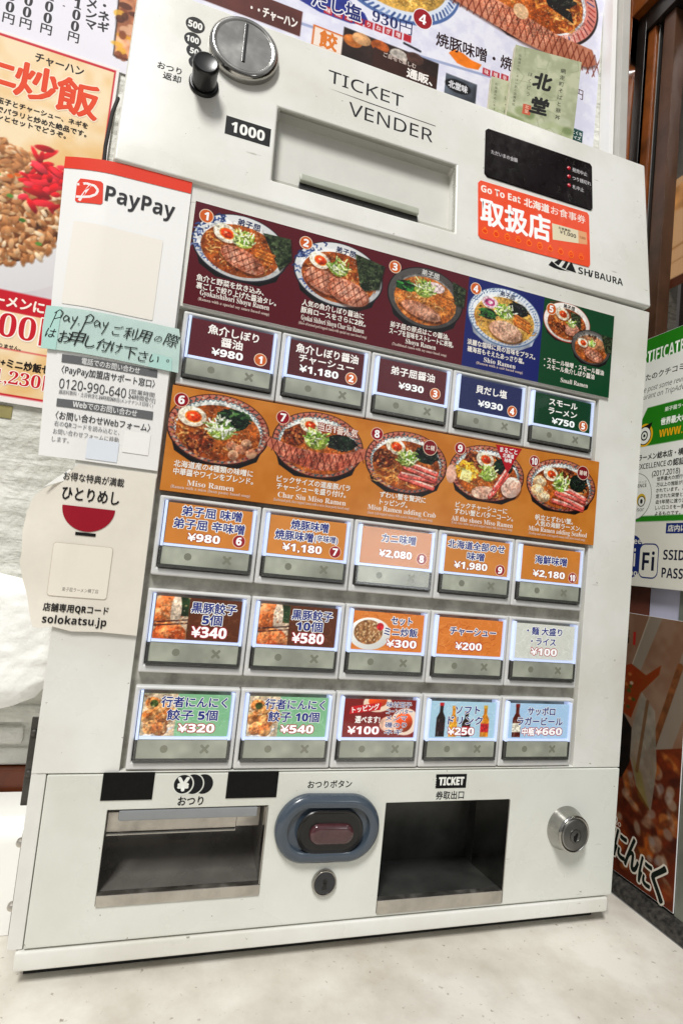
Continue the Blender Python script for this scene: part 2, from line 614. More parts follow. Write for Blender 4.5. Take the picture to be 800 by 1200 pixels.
class Print:
    """flat printed matter: a painted grid and/or vector shapes and type, each a hair above the last"""
    def __init__(s, canvas=None, y=0., cuts=None):
        s.cuts = cuts
        s.V, s.L, s.T, s.K = [], [], [], []
        s.n = 0
        s.d = 0.
        s.y = y
        if canvas is not None:
            c = canvas
            s.chunk(np.stack([c.X.ravel(), c.Z.ravel()], 1), None, None, None, grid=c)
            s.d += 1.5e-5

    def chunk(s, v2, lv, tot, col, grid=None):
        n = len(v2)
        v = np.empty((n, 3))
        v[:, 0] = v2[:, 0]
        v[:, 1] = s.y - s.d
        v[:, 2] = v2[:, 1]
        if grid is not None:
            i = np.arange(grid.nx * grid.nz).reshape(grid.nz, grid.nx)
            q = np.stack([i[:-1, :-1], i[:-1, 1:], i[1:, 1:], i[1:, :-1]], -1).reshape(-1, 4)
            lv = q.ravel()
            tot = np.full(len(q), 4)
            k = lin(grid.C.reshape(-1, 3))
        else:
            k = np.empty((n, 3))
            k[:] = lin(hx(col))
        s.V.append(v)
        s.L.append(lv + s.n)
        s.T.append(tot)
        s.K.append(k)
        s.n += n

    def poly(s, pts, col):
        for q in split(pts, s.cuts):
            s.chunk(np.array(q, float), np.arange(len(q)), np.array([len(q)]), col)
        s.d += 1.5e-5

    def rect(s, x0, z0, x1, z1, col, r=0.):
        if r:
            p = []
            for cx, cz, a in ((x1 - r, z1 - r, 0), (x0 + r, z1 - r, 90), (x0 + r, z0 + r, 180), (x1 - r, z0 + r, 270)):
                for t in range(0, 91, 15):
                    p.append((cx + r * math.cos(math.radians(a + t)), cz + r * math.sin(math.radians(a + t))))
            s.poly(p, col)
        else:
            s.poly([(x0, z0), (x1, z0), (x1, z1), (x0, z1)], col)

    def ell(s, cx, cz, rx, rz, col, n=36, a0=0, a1=360, rot=0.):
        c, q = math.cos(rot), math.sin(rot)
        P = []
        m = n if a1 - a0 == 360 else n + 1
        for i in range(m):
            t = math.radians(a0 + (a1 - a0) * i / n)
            u, v = rx * math.cos(t), rz * math.sin(t)
            P.append((cx + u * c - v * q, cz + u * q + v * c))
        s.poly(P, col)

    def line(s, pts, w, col):
        for (ax, az), (bx, bz) in zip(pts[:-1], pts[1:]):
            l = math.hypot(bx - ax, bz - az) + 1e-12
            nx, nz = -(bz - az) / l * w / 2, (bx - ax) / l * w / 2
            s.chunk(np.array([(ax + nx, az + nz), (ax - nx, az - nz), (bx - nx, bz - nz), (bx + nx, bz + nz)]), np.arange(4), np.array([4]), col)
            s.d += 3e-7
        s.d += 1.5e-5

    def txt(s, t, x, z, h, w=None, al='c', col='#ffffff', bold=0., out=None, font='sb', rot=0., res=2, fit=False, shear=0., up=False):
        co, lv, tot = glyphs(t, font, res)
        if not len(co): return
        lo, hi = co.min(0), co.max(0)
        sz = h / (hi[1] - lo[1]) if fit else h
        sx_ = (w / (hi[0] - lo[0])) if w else sz
        p = np.empty_like(co)
        p[:, 0] = (co[:, 0] - lo[0]) * sx_
        p[:, 1] = (co[:, 1] - (lo[1] + hi[1]) / 2) * sz
        W = (hi[0] - lo[0]) * sx_
        if al == 'c': p[:, 0] -= W / 2
        elif al == 'r': p[:, 0] -= W
        p[:, 0] += shear * p[:, 1]
        if rot:
            c, q = math.cos(rot), math.sin(rot)
            p = p @ np.array([[c, q], [-q, c]])
        p = p + np.array((x, z))

        def pas(offs, c):
            for ox, oz in offs:
                s.chunk(p + np.array((ox, oz)), lv, tot, c)
                s.d += 2.5e-7
            s.d += 1.5e-5
        d0 = s.d
        if out:
            oc, r = out
            R = r + bold * sz
            pas([(R * math.cos(a), R * math.sin(a)) for a in np.arange(12) * math.pi / 6] + ([(R * .5 * math.cos(a), R * .5 * math.sin(a)) for a in np.arange(6) * math.pi / 3] if bold or r > .0004 else []), oc)
        if bold:
            b = bold * sz
            pas([(b * math.cos(a), b * math.sin(a)) for a in np.arange(6) * math.pi / 3 + .3], col)
        pas([(0, 0)], col)
        if not up: s.d = d0

    def vtxt(s, t, x, z, h, pitch=None, **k):
        """upright column of characters, top first"""
        for i, c in enumerate(t):
            if c != ' ': s.txt(c, x, z - i * (pitch or h), h, **k)

    def build(s, name, material, parent=None, frame=ID, warp=None):
        V = np.concatenate(s.V)
        L = np.concatenate(s.L)
        T = np.concatenate(s.T)
        K = np.concatenate(s.K) ** INK_GAMMA
        if warp is not None: V = warp(V)
        me = bpy.data.meshes.new(name)
        me.vertices.add(len(V))
        me.loops.add(len(L))
        me.polygons.add(len(T))
        me.vertices.foreach_set('co', V.astype(np.float32).ravel())
        me.loops.foreach_set('vertex_index', L.astype(np.int32))
        st = np.concatenate([[0], np.cumsum(T)[:-1]])
        me.polygons.foreach_set('loop_start', st.astype(np.int32))
        me.polygons.foreach_set('loop_total', T.astype(np.int32))
        me.update(calc_edges=True)
        a = me.color_attributes.new('Col', 'FLOAT_COLOR', 'POINT')
        a.data.foreach_set('color', np.concatenate([K, np.ones((len(K), 1))], 1).astype(np.float32).ravel())
        me.materials.append(material)
        c = finish_mesh(me)
        o = bpy.data.objects.new(name, me)
        return place(o, frame @ Matrix.Translation(c), parent)


# ------------------------------------------------------------------ food painters (pictures printed on the menus)
RNG = random.Random(11)


class Sub:
    """draw on a canvas in units of one bowl's half width"""
    def __init__(s, cv, cx, cz, R):
        s.cv, s.cx, s.cz, s.R = cv, cx, cz, R

    def p(s, x, z):
        return (s.cx + x * s.R, s.cz + z * s.R)

    def ell(s, x, z, rx, rz, col, **k):
        if 'ts' in k: k['ts'] *= s.R
        s.cv.ell(*s.p(x, z), rx * s.R, rz * s.R, col, **k)

    def poly(s, pts, col, **k):
        if 'ts' in k: k['ts'] *= s.R
        s.cv.poly([s.p(*q) for q in pts], col, **k)

    def line(s, pts, w, col, **k):
        s.cv.line([s.p(*q) for q in pts], w * s.R, col, **k)


def egg(b, x, z, s=.2, rot=-.25):
    b.ell(x + .01, z - .03, s * 1.02, s * .74, '#5a2c14', rot=rot, a=.5, soft=3)
    b.ell(x, z, s, s * .72, '#f3e6d2', rot=rot, shade=.12)
    b.ell(x + s * .08, z, s * .6, s * .44, '#e9862b', rot=rot)
    b.ell(x + s * .1, z, s * .5, s * .36, '#dc4a1c', rot=rot, shade=.35)
    b.ell(x - s * .02, z + s * .1, s * .14, s * .07, '#ffd9b0', rot=rot, a=.8)


def negi(b, x, z, s=.2, n=44, cols=('#e9f0c9', '#c9dc7f', '#8fb84a', '#f4f6e6', '#6d9c38', '#dfe9a8')):
    b.ell(x, z - s * .15, s * .95, s * .7, '#7d9a45', tex=.5, ts=.06, a=.85, soft=3)
    for _ in range(n):
        a, r = RNG.uniform(0, 6.28), s * math.sqrt(RNG.random())
        px, pz = x + r * math.cos(a), z + r * .75 * math.sin(a)
        t, l = RNG.uniform(0, 3.14), RNG.uniform(.05, .12)
        b.line([(px, pz), (px + l * math.cos(t), pz + l * math.sin(t))], RNG.uniform(.018, .035), RNG.choice(cols))


def noodles(b, x, z, rx, rz, n=20, cols=('#e2a860', '#d28f44', '#efc27e', '#b9722f')):
    for _ in range(n):
        a = RNG.uniform(0, 6.28)
        r = math.sqrt(RNG.random())
        px, pz = x + rx * r * math.cos(a), z + rz * r * math.sin(a)
        t = RNG.uniform(0, 6.28)
        q = RNG.uniform(.06, .16)
        b.line([(px + q * math.cos(t + k * .7), pz + .6 * q * math.sin(t + k * .7)) for k in range(4)], .024, RNG.choice(cols), a=.85)


def chashu(b, x, z, rx, rz, rot=0., grill=True, c1='#e2a48c', c2='#b06a4e'):
    b.ell(x + .01, z - .05, rx * 1.03, rz * 1.03, '#4a2211', rot=rot, a=.55, soft=3)
    b.ell(x, z, rx, rz, c1, col2=c2, ts=.16, rot=rot, shade=.18)
    b.ell(x - rx * .1, z + rz * .1, rx * .7, rz * .6, '#edbda6', col2=c1, ts=.12, rot=rot, a=.6, soft=4)
    if grill:
        c, q = math.cos(rot), math.sin(rot)
        for sg in (1, -1):
            for i in range(-3, 4):
                u0 = i * rx * .32
                pts = []
                for t in np.linspace(-1, 1, 9):
                    u, v = u0 + sg * t * rx * .35, t * rz
                    if (u / rx) ** 2 + (v / rz) ** 2 < .95: pts.append((x + u * c - v * q, z + u * q + v * c))
                if len(pts) > 1: b.line(pts, .018, '#7c3a22', a=.75)


def nori(b, pts):
    b.poly([(x + .02, z - .02) for x, z in pts], '#120e08', a=.5, soft=4)
    b.poly(pts, '#26331f', col2='#48543a', ts=.07, tex=.25)
    for _ in range(14):
        i = RNG.randrange(len(pts))
        t = RNG.random()
        q, r = pts[i], pts[(i + 1) % len(pts)]
        m = (sum(p[0] for p in pts) / len(pts), sum(p[1] for p in pts) / len(pts))
        k = RNG.random()
        px, pz = (q[0] + (r[0] - q[0]) * t) * k + m[0] * (1 - k), (q[1] + (r[1] - q[1]) * t) * k + m[1] * (1 - k)
        b.ell(px, pz, .02, .012, '#7d8468', a=.6)


def greens(b, x, z, rx, rz, n=30, cols=('#24402a', '#16291c', '#3c5f38', '#557a48', '#0f1c14')):
    b.ell(x, z, rx, rz, '#1c2f20', tex=.4, ts=.1)
    for _ in range(n):
        a, r = RNG.uniform(0, 6.28), math.sqrt(RNG.random())
        px, pz = x + rx * r * math.cos(a), z + rz * r * math.sin(a)
        t = RNG.uniform(-.9, .9)
        b.line([(px - .06 * math.cos(t), pz - .06 * math.sin(t)), (px + .07 * math.cos(t), pz + .05 * math.sin(t))], .04, RNG.choice(cols))


def mince(b, x, z, s, cols=('#8a4526', '#6b3018', '#b06a3c', '#4d2110', '#c98450')):
    b.ell(x, z, s, s * .8, '#7a3a20', tex=.6, ts=.07)
    for _ in range(46):
        a, r = RNG.uniform(0, 6.28), s * math.sqrt(RNG.random())
        b.ell(x + r * math.cos(a), z + r * .8 * math.sin(a), RNG.uniform(.02, .045), RNG.uniform(.015, .03), RNG.choice(cols), rot=RNG.uniform(0, 3))


def menma(b, x, z, n=4, rot=-.2, l=.3):
    for i in range(n):
        dx, dz = RNG.uniform(-.03, .03), (i - n / 2) * .07
        c, q = math.cos(rot + RNG.uniform(-.12, .12)), math.sin(rot)
        b.line([(x + dx - l / 2 * c, z + dz - l / 2 * q), (x + dx + l / 2 * c, z + dz + l / 2 * q)], .062, '#b8692a', tex=.3, ts=.05)
        b.line([(x + dx - l / 2.2 * c, z + dz + .012 - l / 2 * q), (x + dx + l / 2.2 * c, z + dz + .012 + l / 2 * q)], .022, '#e0984c', a=.8)


def crab(b, x, z, n=4, rot=-.25, l=.62):
    for i in range(n):
        dz = (i - n / 2 + .5) * .1
        r = rot + RNG.uniform(-.1, .1)
        c, q = math.cos(r), math.sin(r)
        x0, z0, x1, z1 = x - l / 2 * c + i * .05, z + dz - l / 2 * q, x + l / 2 * c + i * .02, z + dz + l / 2 * q
        b.line([(x0, z0 - .03), (x1, z1 - .03)], .09, '#6a1d17', a=.6)
        b.line([(x0, z0), (x1, z1)],   .098, '#d8625a', tex=.25, ts=.06)
        b.line([(x0, z0 + .028), (x1, z1 + .028)], .034, '#f8dccf', a=.9)
        b.line([(x0, z0 - .012), (x1, z1 - .012)], .02, '#ee9488', a=.8)


def bits(b, rx, rz, n, cols, s=.03):
    for _ in range(n):
        a, r = RNG.uniform(0, 6.28), math.sqrt(RNG.random())
        b.ell(rx * r * math.cos(a), rz * r * math.sin(a) - .06, RNG.uniform(.4, 1) * s, RNG.uniform(.3, .8) * s, RNG.choice(cols), rot=RNG.uniform(0, 3), a=.8)


def bowl(cv, cx, cz, R, style, q=.7, broth=('#94491e', '#b5662c')):
    b = Sub(cv, cx, cz, R)
    b.poly([(-.97, -.05), (-.8, -q * .75), (-.45, -q * 1.02), (.45, -q * 1.02), (.8, -q * .75), (.97, -.05)], '#1a1719' if style != 'pale' else '#b9c0cc', tex=.3, ts=.3)
    edge = {'dragon': '#2c2f38', 'dark': '#19181a', 'pale': '#6f86a8', 'red': '#3a1e1a', 'small': '#b54b36'}[style]
    b.ell(0, 0, 1.0, q, edge)
    b.ell(0, .01, .975, q * .965, {'dark': '#5d5a58', 'dragon': '#d9dadb', 'pale': '#e3e8ee', 'red': '#c07a68', 'small': '#efe8e2'}[style], shade=.12)
    if style == 'dragon':
        for _ in range(46):
            a = RNG.uniform(2.0, 4.2)
            r = RNG.uniform(.78, .95)
            t = RNG.uniform(0, 3)
            px, pz = r * math.cos(a), q * r * math.sin(a)
            b.line([(px, pz), (px + .07 * math.cos(t), pz + .06 * math.sin(t)), (px + .1 * math.cos(t + .8), pz + .07 * math.sin(t + .8))], .03, RNG.choice(('#2a4078', '#46609a', '#7c8fbc')), a=.9)
    if style == 'pale':
        for i in range(60):
            a = i / 60 * 6.283
            for r in (.93, .87):
                px, pz = r * math.cos(a), q * r * math.sin(a)
                b.line([(px - .03, pz), (px + .03 * math.cos(i), pz + .03)], .028, RNG.choice(('#8fa3c4', '#5a769f', '#a9b8d0')), a=.85)
    if style == 'red':
        for i in range(44):
            a = i / 44 * 6.283
            up = math.sin(a) > -.2
            r0, r1 = .97, .88
            px, pz = math.cos(a), q * math.sin(a)
            b.line([(px * r0, pz * r0), (px * .92, pz * .92), (math.cos(a + .07) * r1, q * math.sin(a + .07) * r1)], .022, RNG.choice(('#3b2420', '#26404c', '#5c2a22')), a=.8)
            b.ell(px * .91, pz * .91, .03, .02, RNG.choice(('#d9a05a', '#3f6d70', '#e2d4c2', '#8c2f24')), a=.8)
        b.ell(0, .0, .86, q * .84, '#dfe3df', shade=.1)
        for i in range(54):
            a = i / 54 * 6.283
            b.line([(math.cos(a) * .87, q * .86 * math.sin(a)), (math.cos(a + .05) * .82, q * .80 * math.sin(a + .05)), (math.cos(a + .1) * .87, q * .86 * math.sin(a + .1))], .02, RNG.choice(('#2f4a5c', '#4d7480', '#7b2f28')), a=.75)
    else:
        b.ell(0, -.01, .80, q * .78, {'dark': '#8b8784', 'dragon': '#e6e4df', 'pale': '#e8eae8', 'small': '#e6dcd2'}[style], shade=.1)
    b.ell(0, -.06, .82, q * .78, broth[0], col2=broth[1], ts=.22, tex=.1)
    b.ell(.1, -.02, .6, q * .5, broth[1], a=.35, tex=.3, ts=.1, soft=6)
    bits(b, .72, q * .66, 26, ('#fff0d6', '#f4d8ac'), .017)
    bits(b, .75, q * .68, 70, (broth[1], '#d08a48', '#5a2710', '#e9b676'), .03)
    b.R *= 1.08
    noodles(b, 0, -.08, .66, q * .55, 26, (broth[1], '#d8a060', '#c07c3c', '#e6b878'))
    return b


def photo_grain(cv, spots):
    """uneven texture of the photographed food inside each printed bowl"""
    for x, z, rx, rz in spots:
        sl = cv.reg(x - rx, x + rx, z - rz, z + rz)
        X, Z = cv.X[sl], cv.Z[sl]
        m = np.clip((1 - np.sqrt(((X - x) / rx) ** 2 + ((Z - z) / rz) ** 2)) * 6, 0, 1)
        g = .85 * (fbm(X, Z, .0016, 3) - .5) + .55 * (fbm(X, Z, .0060, 9) - .5)
        cv.C[sl] = np.clip(cv.C[sl] * (1 + (m * g)[..., None]), 0, 1)
        hi = np.clip((fbm(X, Z, .0013, 21) - .70) * 9, 0, 1) * m
        cv.C[sl] = cv.C[sl] * (1 - .5 * hi[..., None]) + np.array((1., .95, .86)) * .5 * hi[..., None]


def paint_soy_menu():
    cv = Canvas(-.0015, .1782, .4025, .2610, .00042, '#68192a')
    cv.rect(.2402, .17, .3208, .27, '#24317a')
    cv.rect(.3208, .17, .41, .27, '#125533')
    b = bowl(cv, .0372, .2325, .0382, 'dragon')
    noodles(b, -.45, -.1, .3, .25, 16)
    nori(b, [(.38, .42), (.93, .44), (1.0, .02), (.78, -.25)])
    chashu(b, .05, -.22, .45, .2, -.3)
    menma(b, .45, .0, 3, -.12, .36)
    egg(b, -.32, .22, .24)
    negi(b, .02, .18, .2)
    b = bowl(cv, .1194, .2312, .0393, 'dragon')
    nori(b, [(.28, .52), (.93, .42), (.86, -.08), (.48, -.22)])
    chashu(b, -.3, -.2, .42, .22, -.3)
    chashu(b, .22, -.3, .45, .24, -.2)
    egg(b, -.42, .2, .22)
    negi(b, -.02, .14, .2)
    b = bowl(cv, .1998, .2302, .0365, 'dark', .75, ('#b86a2c', '#d08a48'))
    noodles(b, .2, -.15, .45, .3, 34)
    nori(b, [(.62, .55), (.97, .45), (.95, .0), (.7, .05)])
    menma(b, .45, .08, 4, -.2, .42)
    greens(b, -.52, .18, .22, .12, 14, ('#2f7a34', '#1d5426', '#4a9a48'))
    chashu(b, -.08, -.3, .5, .17, -.18, False, '#dca58a', '#b5775a')
    b.ell(.2, .3, .24, .12, '#f1d8d6')
    negi(b, -.06, .22, .24, 54)
    b = bowl(cv, .2802, .2312, .0388, 'pale', .7, ('#c99a48', '#dcb666'))
    noodles(b, .1, -.1, .6, .38, 40, ('#efd088', '#e0b45a', '#d39c3e'))
    greens(b, .3, .24, .26, .16, 26, ('#22242c', '#33353a', '#15161a'))
    menma(b, .45, .0, 4, -.3, .4)
    greens(b, -.42, -.0, .2, .12, 16, ('#2f6a30', '#1d4a22', '#4a8a44'))
    b.ell(-.4, .26, .2, .13, '#f3d3dc')
    b.ell(-.4, .26, .13, .08, '#d9559a')
    b.ell(-.39, .26, .06, .04, '#f6dfe6')
    chashu(b, .05, -.3, .42, .22, -.1, False, '#e3bfa6', '#c79a80')
    negi(b, -.02, .15, .22, 50)
    b = bowl(cv, .348, .2420, .0268, 'small', .72)
    egg(b, -.2, .25, .27)
    nori(b, [(.1, .4), (.5, .35), (.55, -.1), (.2, .0)])
    chashu(b, .2, -.2, .3, .2, .2, False)
    mince(b, -.25, -.2, .2)
    negi(b, .2, -.0, .16, 30)
    b.line([(-.7, .55), (-.3, .66), (.2, .66)], .05, '#b54b36', a=.5)
    b = bowl(cv, .3777, .2235, .0232, 'dark', .74)
    b.ell(0, .28, .75, .32, '#d7d3cc', a=.35, soft=6)
    nori(b, [(.42, .62), (.98, .6), (.96, .0), (.7, -.1)])
    chashu(b, .12, -.25, .46, .24, -.3)
    egg(b, -.4, .12, .24)
    negi(b, .02, .18, .18, 30)
    photo_grain(cv, [(.0372, .2315, .036, .024), (.1194, .2302, .037, .024), (.1998, .2292, .034, .025), (.2802, .2302, .036, .024), (.348, .241, .025, .018), (.3777, .2228, .021, .015)])
    return cv


def paint_miso_menu():
    cv = Canvas(-.0008, .0332, .3968, .1140, .00042, '#cf8836')
    cv.put((slice(None), slice(None)), np.full(cv.X.shape, -1.), '#cc8434', col2='#d59042', ts=.02)
    b = bowl(cv, .0374, .0852, .0394, 'red')
    noodles(b, -.4, -.05, .35, .3, 14)
    greens(b, .22, .22, .3, .2, 34)
    egg(b, -.5, .17, .25, -.05)
    mince(b, -.32, -.28, .24)
    for p in ((.25, -.26), (.42, -.3), (.3, -.42), (.52, -.18), (.62, -.35)):
        b.ell(*p, .1, .09, '#d9ac8c', col2='#b4775a', ts=.1, shade=.3)
    negi(b, .02, .02, .24, 60, ('#f0f2e6', '#e3ead0', '#b6c68a', '#7f9a52', '#fafaf4'))
    b = bowl(cv, .1177, .0858, .0388, 'red')
    egg(b, -.22, .36, .2)
    mince(b, -.5, .1, .22)
    greens(b, .45, .12, .3, .16, 22, ('#1d2420', '#30382f', '#121614'))
    band = [(-1.02, .02), (-.5, -.1), (0, -.14), (.5, -.1), (.98, .1), (1.0, -.12), (.5, -.42), (0, -.5), (-.55, -.4), (-1.0, -.16)]
    b.poly(band, '#d88d74', col2='#b4604a', ts=.14)
    for i in range(15):
        x0 = -.95 + i * .13
        for sg in (1, -1):
            zz = lambda x: -.14 + .2 * x * x
            b.line([(x0, zz(x0) - .02), (x0 + .09 * sg, zz(x0 + .09 * sg) - .34 + .1 * abs(x0))], .02, '#70281c', a=.8)
    negi(b, -.05, .12, .25, 56)
    b = bowl(cv, .1968, .0832, .0383, 'red')
    egg(b, -.28, .3, .22)
    mince(b, -.52, .02, .24)
    greens(b, .42, .22, .26, .18, 20, ('#1d2420', '#2a322f', '#121614'))
    crab(b, .25, -.22, 4, -.12, .78)
    noodles(b, -.45, -.4, .3, .1, 14)
    negi(b, .0, .1, .22, 50)
    b = bowl(cv, .2757, .0850, .0385, 'red', .66)
    b.ell(-.86, -.12, .12, .2, '#e6b8a4', tex=.2, ts=.1)
    mince(b, -.35, .26, .22)
    egg(b, -.08, .3, .22)
    greens(b, .38, .2, .24, .18, 18, ('#1d2420', '#2a322f', '#121614'))
    for _ in range(80):
        a, r = RNG.uniform(0, 6.28), .26 * math.sqrt(RNG.random())
        b.ell(-.5 + r * math.cos(a), .0 + r * .8 * math.sin(a), .04, .03, RNG.choice(('#f2c53c', '#e0a824', '#f8dc74')))
    b.poly([(-.66, -.2), (-.4, -.26), (-.36, -.02), (-.6, .04)], '#f6e7a0', shade=.15)
    chashu(b, -.05, -.42, .3, .14, .1, False, '#efc9b4', '#d8a088')
    chashu(b, .62, -.22, .26, .22, .6, False, '#f0d2c4', '#dcae9a')
    crab(b, .3, -.12, 3, .95, .66)
    negi(b, .02, .0, .2, 46, ('#d8e6a0', '#b8d070', '#e8f0c0', '#9cba54'))
    b = bowl(cv, .3558, .0850, .0388, 'red', .64)
    egg(b, -.3, .22, .2)
    mince(b, .12, .24, .2)
    greens(b, .42, .1, .22, .2, 18, ('#1d2420', '#2a322f', '#121614'))
    for p in ((-.58, .02), (-.62, -.18), (-.46, -.3)):
        b.ell(*p, .17, .13, '#ecd2ac', col2='#d9b184', ts=.1, shade=.3)
        b.ell(p[0] + .02, p[1] + .02, .09, .06, '#f6e8cc', a=.8)
    crab(b, .2, -.26, 4, -.2, .8)
    negi(b, -.02, .04, .22, 50)
    photo_grain(cv, [(.0374 + .0796 * k, .0843, .037, .025) for k in range(5)])
    return cv


def badge(P, x, z, n, r=.0050, col='#d9702c'):
    P.ell(x, z, r * 1.12, r * 1.12, '#f3d9c2' if col != '#a3142b' else '#e8c4b0')
    P.ell(x, z, r, r, col)
    P.txt(n, x, z, r * 1.75, None if len(n) == 1 else r * 1.25, col='#ffffff', bold=.02)


# ------------------------------------------------------------------ surroundings: counter and walls
m_counter = mat('counter_stone', '#dfdbd1', .5, noise=.3, nscale=16, rvar=.15, bump=.14, bscale=120, dark='#c2baad')
nt = m_counter.node_tree
tcn = nt.nodes.new('ShaderNodeTexCoord')
sp = nt.nodes.new('ShaderNodeTexNoise')
sp.inputs['Scale'].default_value = 210
sp.inputs['Detail'].default_value = 3
spr = nt.nodes.new('ShaderNodeValToRGB')
spr.color_ramp.elements[0].position = .24
spr.color_ramp.elements[0].color = (.28, .22, .17, 1)
spr.color_ramp.elements[1].position = .33
spr.color_ramp.elements[1].color = (1, 1, 1, 1)
mxn = nt.nodes.new('ShaderNodeMix')
mxn.data_type = 'RGBA'
mxn.blend_type = 'MULTIPLY'
mxn.inputs[0].default_value = .75
nt.links.new(tcn.outputs['Object'], sp.inputs['Vector'])
nt.links.new(sp.outputs['Fac'], spr.inputs[0])
bs = nt.nodes['Principled BSDF']
src = bs.inputs['Base Color'].links[0].from_socket
nt.links.new(src, mxn.inputs[6])
nt.links.new(spr.outputs[0], mxn.inputs[7])
nt.links.new(mxn.outputs[2], bs.inputs['Base Color'])
ZC = -.3168
tag(obj('counter', rbox(BM(), -.75, .4895, -.62, .127, ZC - .04, ZC, .002), m_counter), kind='structure')


def wall_material():
    m = bpy.data.materials.new('painted_plaster')
    m.use_nodes = True
    nt = m.node_tree
    b = nt.nodes['Principled BSDF']
    b.inputs['Roughness'].default_value = .55
    t = nt.nodes.new('ShaderNodeTexCoord')
    n = nt.nodes.new('ShaderNodeTexNoise')
    n.inputs['Scale'].default_value = 12
    n.inputs['Detail'].default_value = 6
    nt.links.new(t.outputs['Object'], n.inputs['Vector'])
    r = nt.nodes.new('ShaderNodeValToRGB')
    r.color_ramp.elements[0].color = tuple(lin(hx('#c6c7bd'))) + (1,)
    r.color_ramp.elements[1].color = tuple(lin(hx('#e4e4dc'))) + (1,)
    r.color_ramp.elements[0].position = .3
    r.color_ramp.elements[1].position = .65
    nt.links.new(n.outputs['Fac'], r.inputs[0])
    nt.links.new(r.outputs[0], b.inputs['Base Color'])
    mp = nt.nodes.new('ShaderNodeMapping')
    mp.inputs['Rotation'].default_value = (0, math.radians(28), 0)
    mp.inputs['Scale'].default_value = (9, 9, 60)
    nt.links.new(t.outputs['Object'], mp.inputs['Vector'])
    n2 = nt.nodes.new('ShaderNodeTexNoise')
    n2.inputs['Scale'].default_value = 1
    n2.inputs['Detail'].default_value = 5
    nt.links.new(mp.outputs[0], n2.inputs['Vector'])
    n3 = nt.nodes.new('ShaderNodeTexNoise')
    n3.inputs['Scale'].default_value = 60
    n3.inputs['Detail'].default_value = 6
    nt.links.new(t.outputs['Object'], n3.inputs['Vector'])
    ad = nt.nodes.new('ShaderNodeMath')
    ad.operation = 'ADD'
    nt.links.new(n2.outputs['Fac'], ad.inputs[0])
    nt.links.new(n3.outputs['Fac'], ad.inputs[1])
    bp = nt.nodes.new('ShaderNodeBump')
    bp.inputs['Strength'].default_value = .8
    bp.inputs['Distance'].default_value = .007
    nt.links.new(ad.outputs[0], bp.inputs['Height'])
    nt.links.new(bp.outputs['Normal'], b.inputs['Normal'])
    return m


M_PLASTER = wall_material()
tag(obj('plaster_wall', rbox(BM(), -.75, .62, .131, .20, -.166, 1.1), M_PLASTER), 'rough off white painted plaster wall standing behind the ticket machine', 'wall')
# painted brickwork at the foot of the wall: real courses with sunk joints
wb = thing('brick_base', 'grey white painted brick base of wall below the rough plaster', 'wall', (-.4, .165, -.34))
bm = BM()
k = 0
zz = -.216
while zz < -.17:
    x = -.75 + (k % 2) * .035
    while x < .5:
        rbox(bm, x, x + .066, .126 + RNG.uniform(0, .0015), .20, zz, zz + .0155, .003)
        x += .070
    zz += .0185
    k += 1
obj('brick_courses', bm, M_PLASTER, wb)
obj('mortar', rbox(BM(), -.75, .55, .1315, .20, -.216, -.1662), M_PLASTER, wb)
M_WOODR = mat('reddish_wood', '#5e2c14', .4, noise=.5, nscale=30, bump=.1)
tag(obj('wooden_strip', rbox(BM(), -.75, .49, .120, .20, -.2535, -.2165, .002), M_WOODR), 'reddish brown wooden strip along the foot of brick base', 'wood strip')
tag(obj('stone_ledge', rbox(BM(), -.75, .49, .112, .20, ZC + .0003, -.254, .003), mat('beige_stone', '#b7ab97', .6, noise=.3, nscale=60)), 'beige ledge below the reddish wooden strip at the wall', 'ledge')

# white basin edge and towel at the far left
M_WHITE = mat('white_enamel', '#f6f6f2', .22, coat=.3)
bp_ = [(.115, ZC + .0004), (.056, ZC + .0004)] + [(.071 - .015 * math.cos(a), -.2485 + .015 * math.sin(a)) for a in [k * math.pi / 16 for k in range(9)]] + [(.115, -.2335)]
tag(obj('white_basin', loft(BM(), [[Vector((x, y, z)) for y, z in bp_] for x in (-.30, -.0690)]), M_WHITE), 'glossy white enamel box with rounded top edge at left of machine', 'basin')
bm = BM()
NX, NZ = 60, 44
fr_, bk_ = [], []
for j in range(NZ + 1):
    rf, rb = [], []
    for i in range(NX + 1):
        u, v = i / NX, j / NZ
        x = -.30 + u * (.2335 if True else 0)
        xr = -.0665 - .012 * v ** 2 - .012 * max(0, .15 - v) / .15
        x = -.30 + u * (xr + .30)
        top = -.030 - .10 * max(0, (x + .20)) * 1.9
        bot = -.1500 + .006 * math.sin(x * 70)
        z = bot + (top - bot) * v
        edge = min(u * 4, (1 - u) * 9, v * 7, (1 - v) * 7, 1)
        bulge = .010 * math.sqrt(max(edge, 0))
        n = .006 * (vnoise(np.array(x), np.array(z), .03, 3) - .5) + .0022 * (vnoise(np.array(x), np.array(z), .006, 5) - .5)
        rf.append(bm.verts.new((x, .088 - bulge - float(n), z + .003 * float(vnoise(np.array(x), np.array(z), .012, 9) - .5))))
        rb.append(bm.verts.new((x, .092 + bulge * .6, z)))
    fr_.append(rf)
    bk_.append(rb)
for g, fl in ((fr_, 0), (bk_, 1)):
    for j in range(NZ):
        for i in range(NX):
            bm.faces.new((g[j][i], g[j][i + 1], g[j + 1][i + 1], g[j + 1][i]))
for j in range(NZ):
    bm.faces.new((fr_[j][0], fr_[j + 1][0], bk_[j + 1][0], bk_[j][0]))
    bm.faces.new((fr_[j][NX], fr_[j + 1][NX], bk_[j + 1][NX], bk_[j][NX]))
for i in range(NX):
    bm.faces.new((fr_[0][i], fr_[0][i + 1], bk_[0][i + 1], bk_[0][i]))
    bm.faces.new((fr_[NZ][i], fr_[NZ][i + 1], bk_[NZ][i + 1], bk_[NZ][i]))
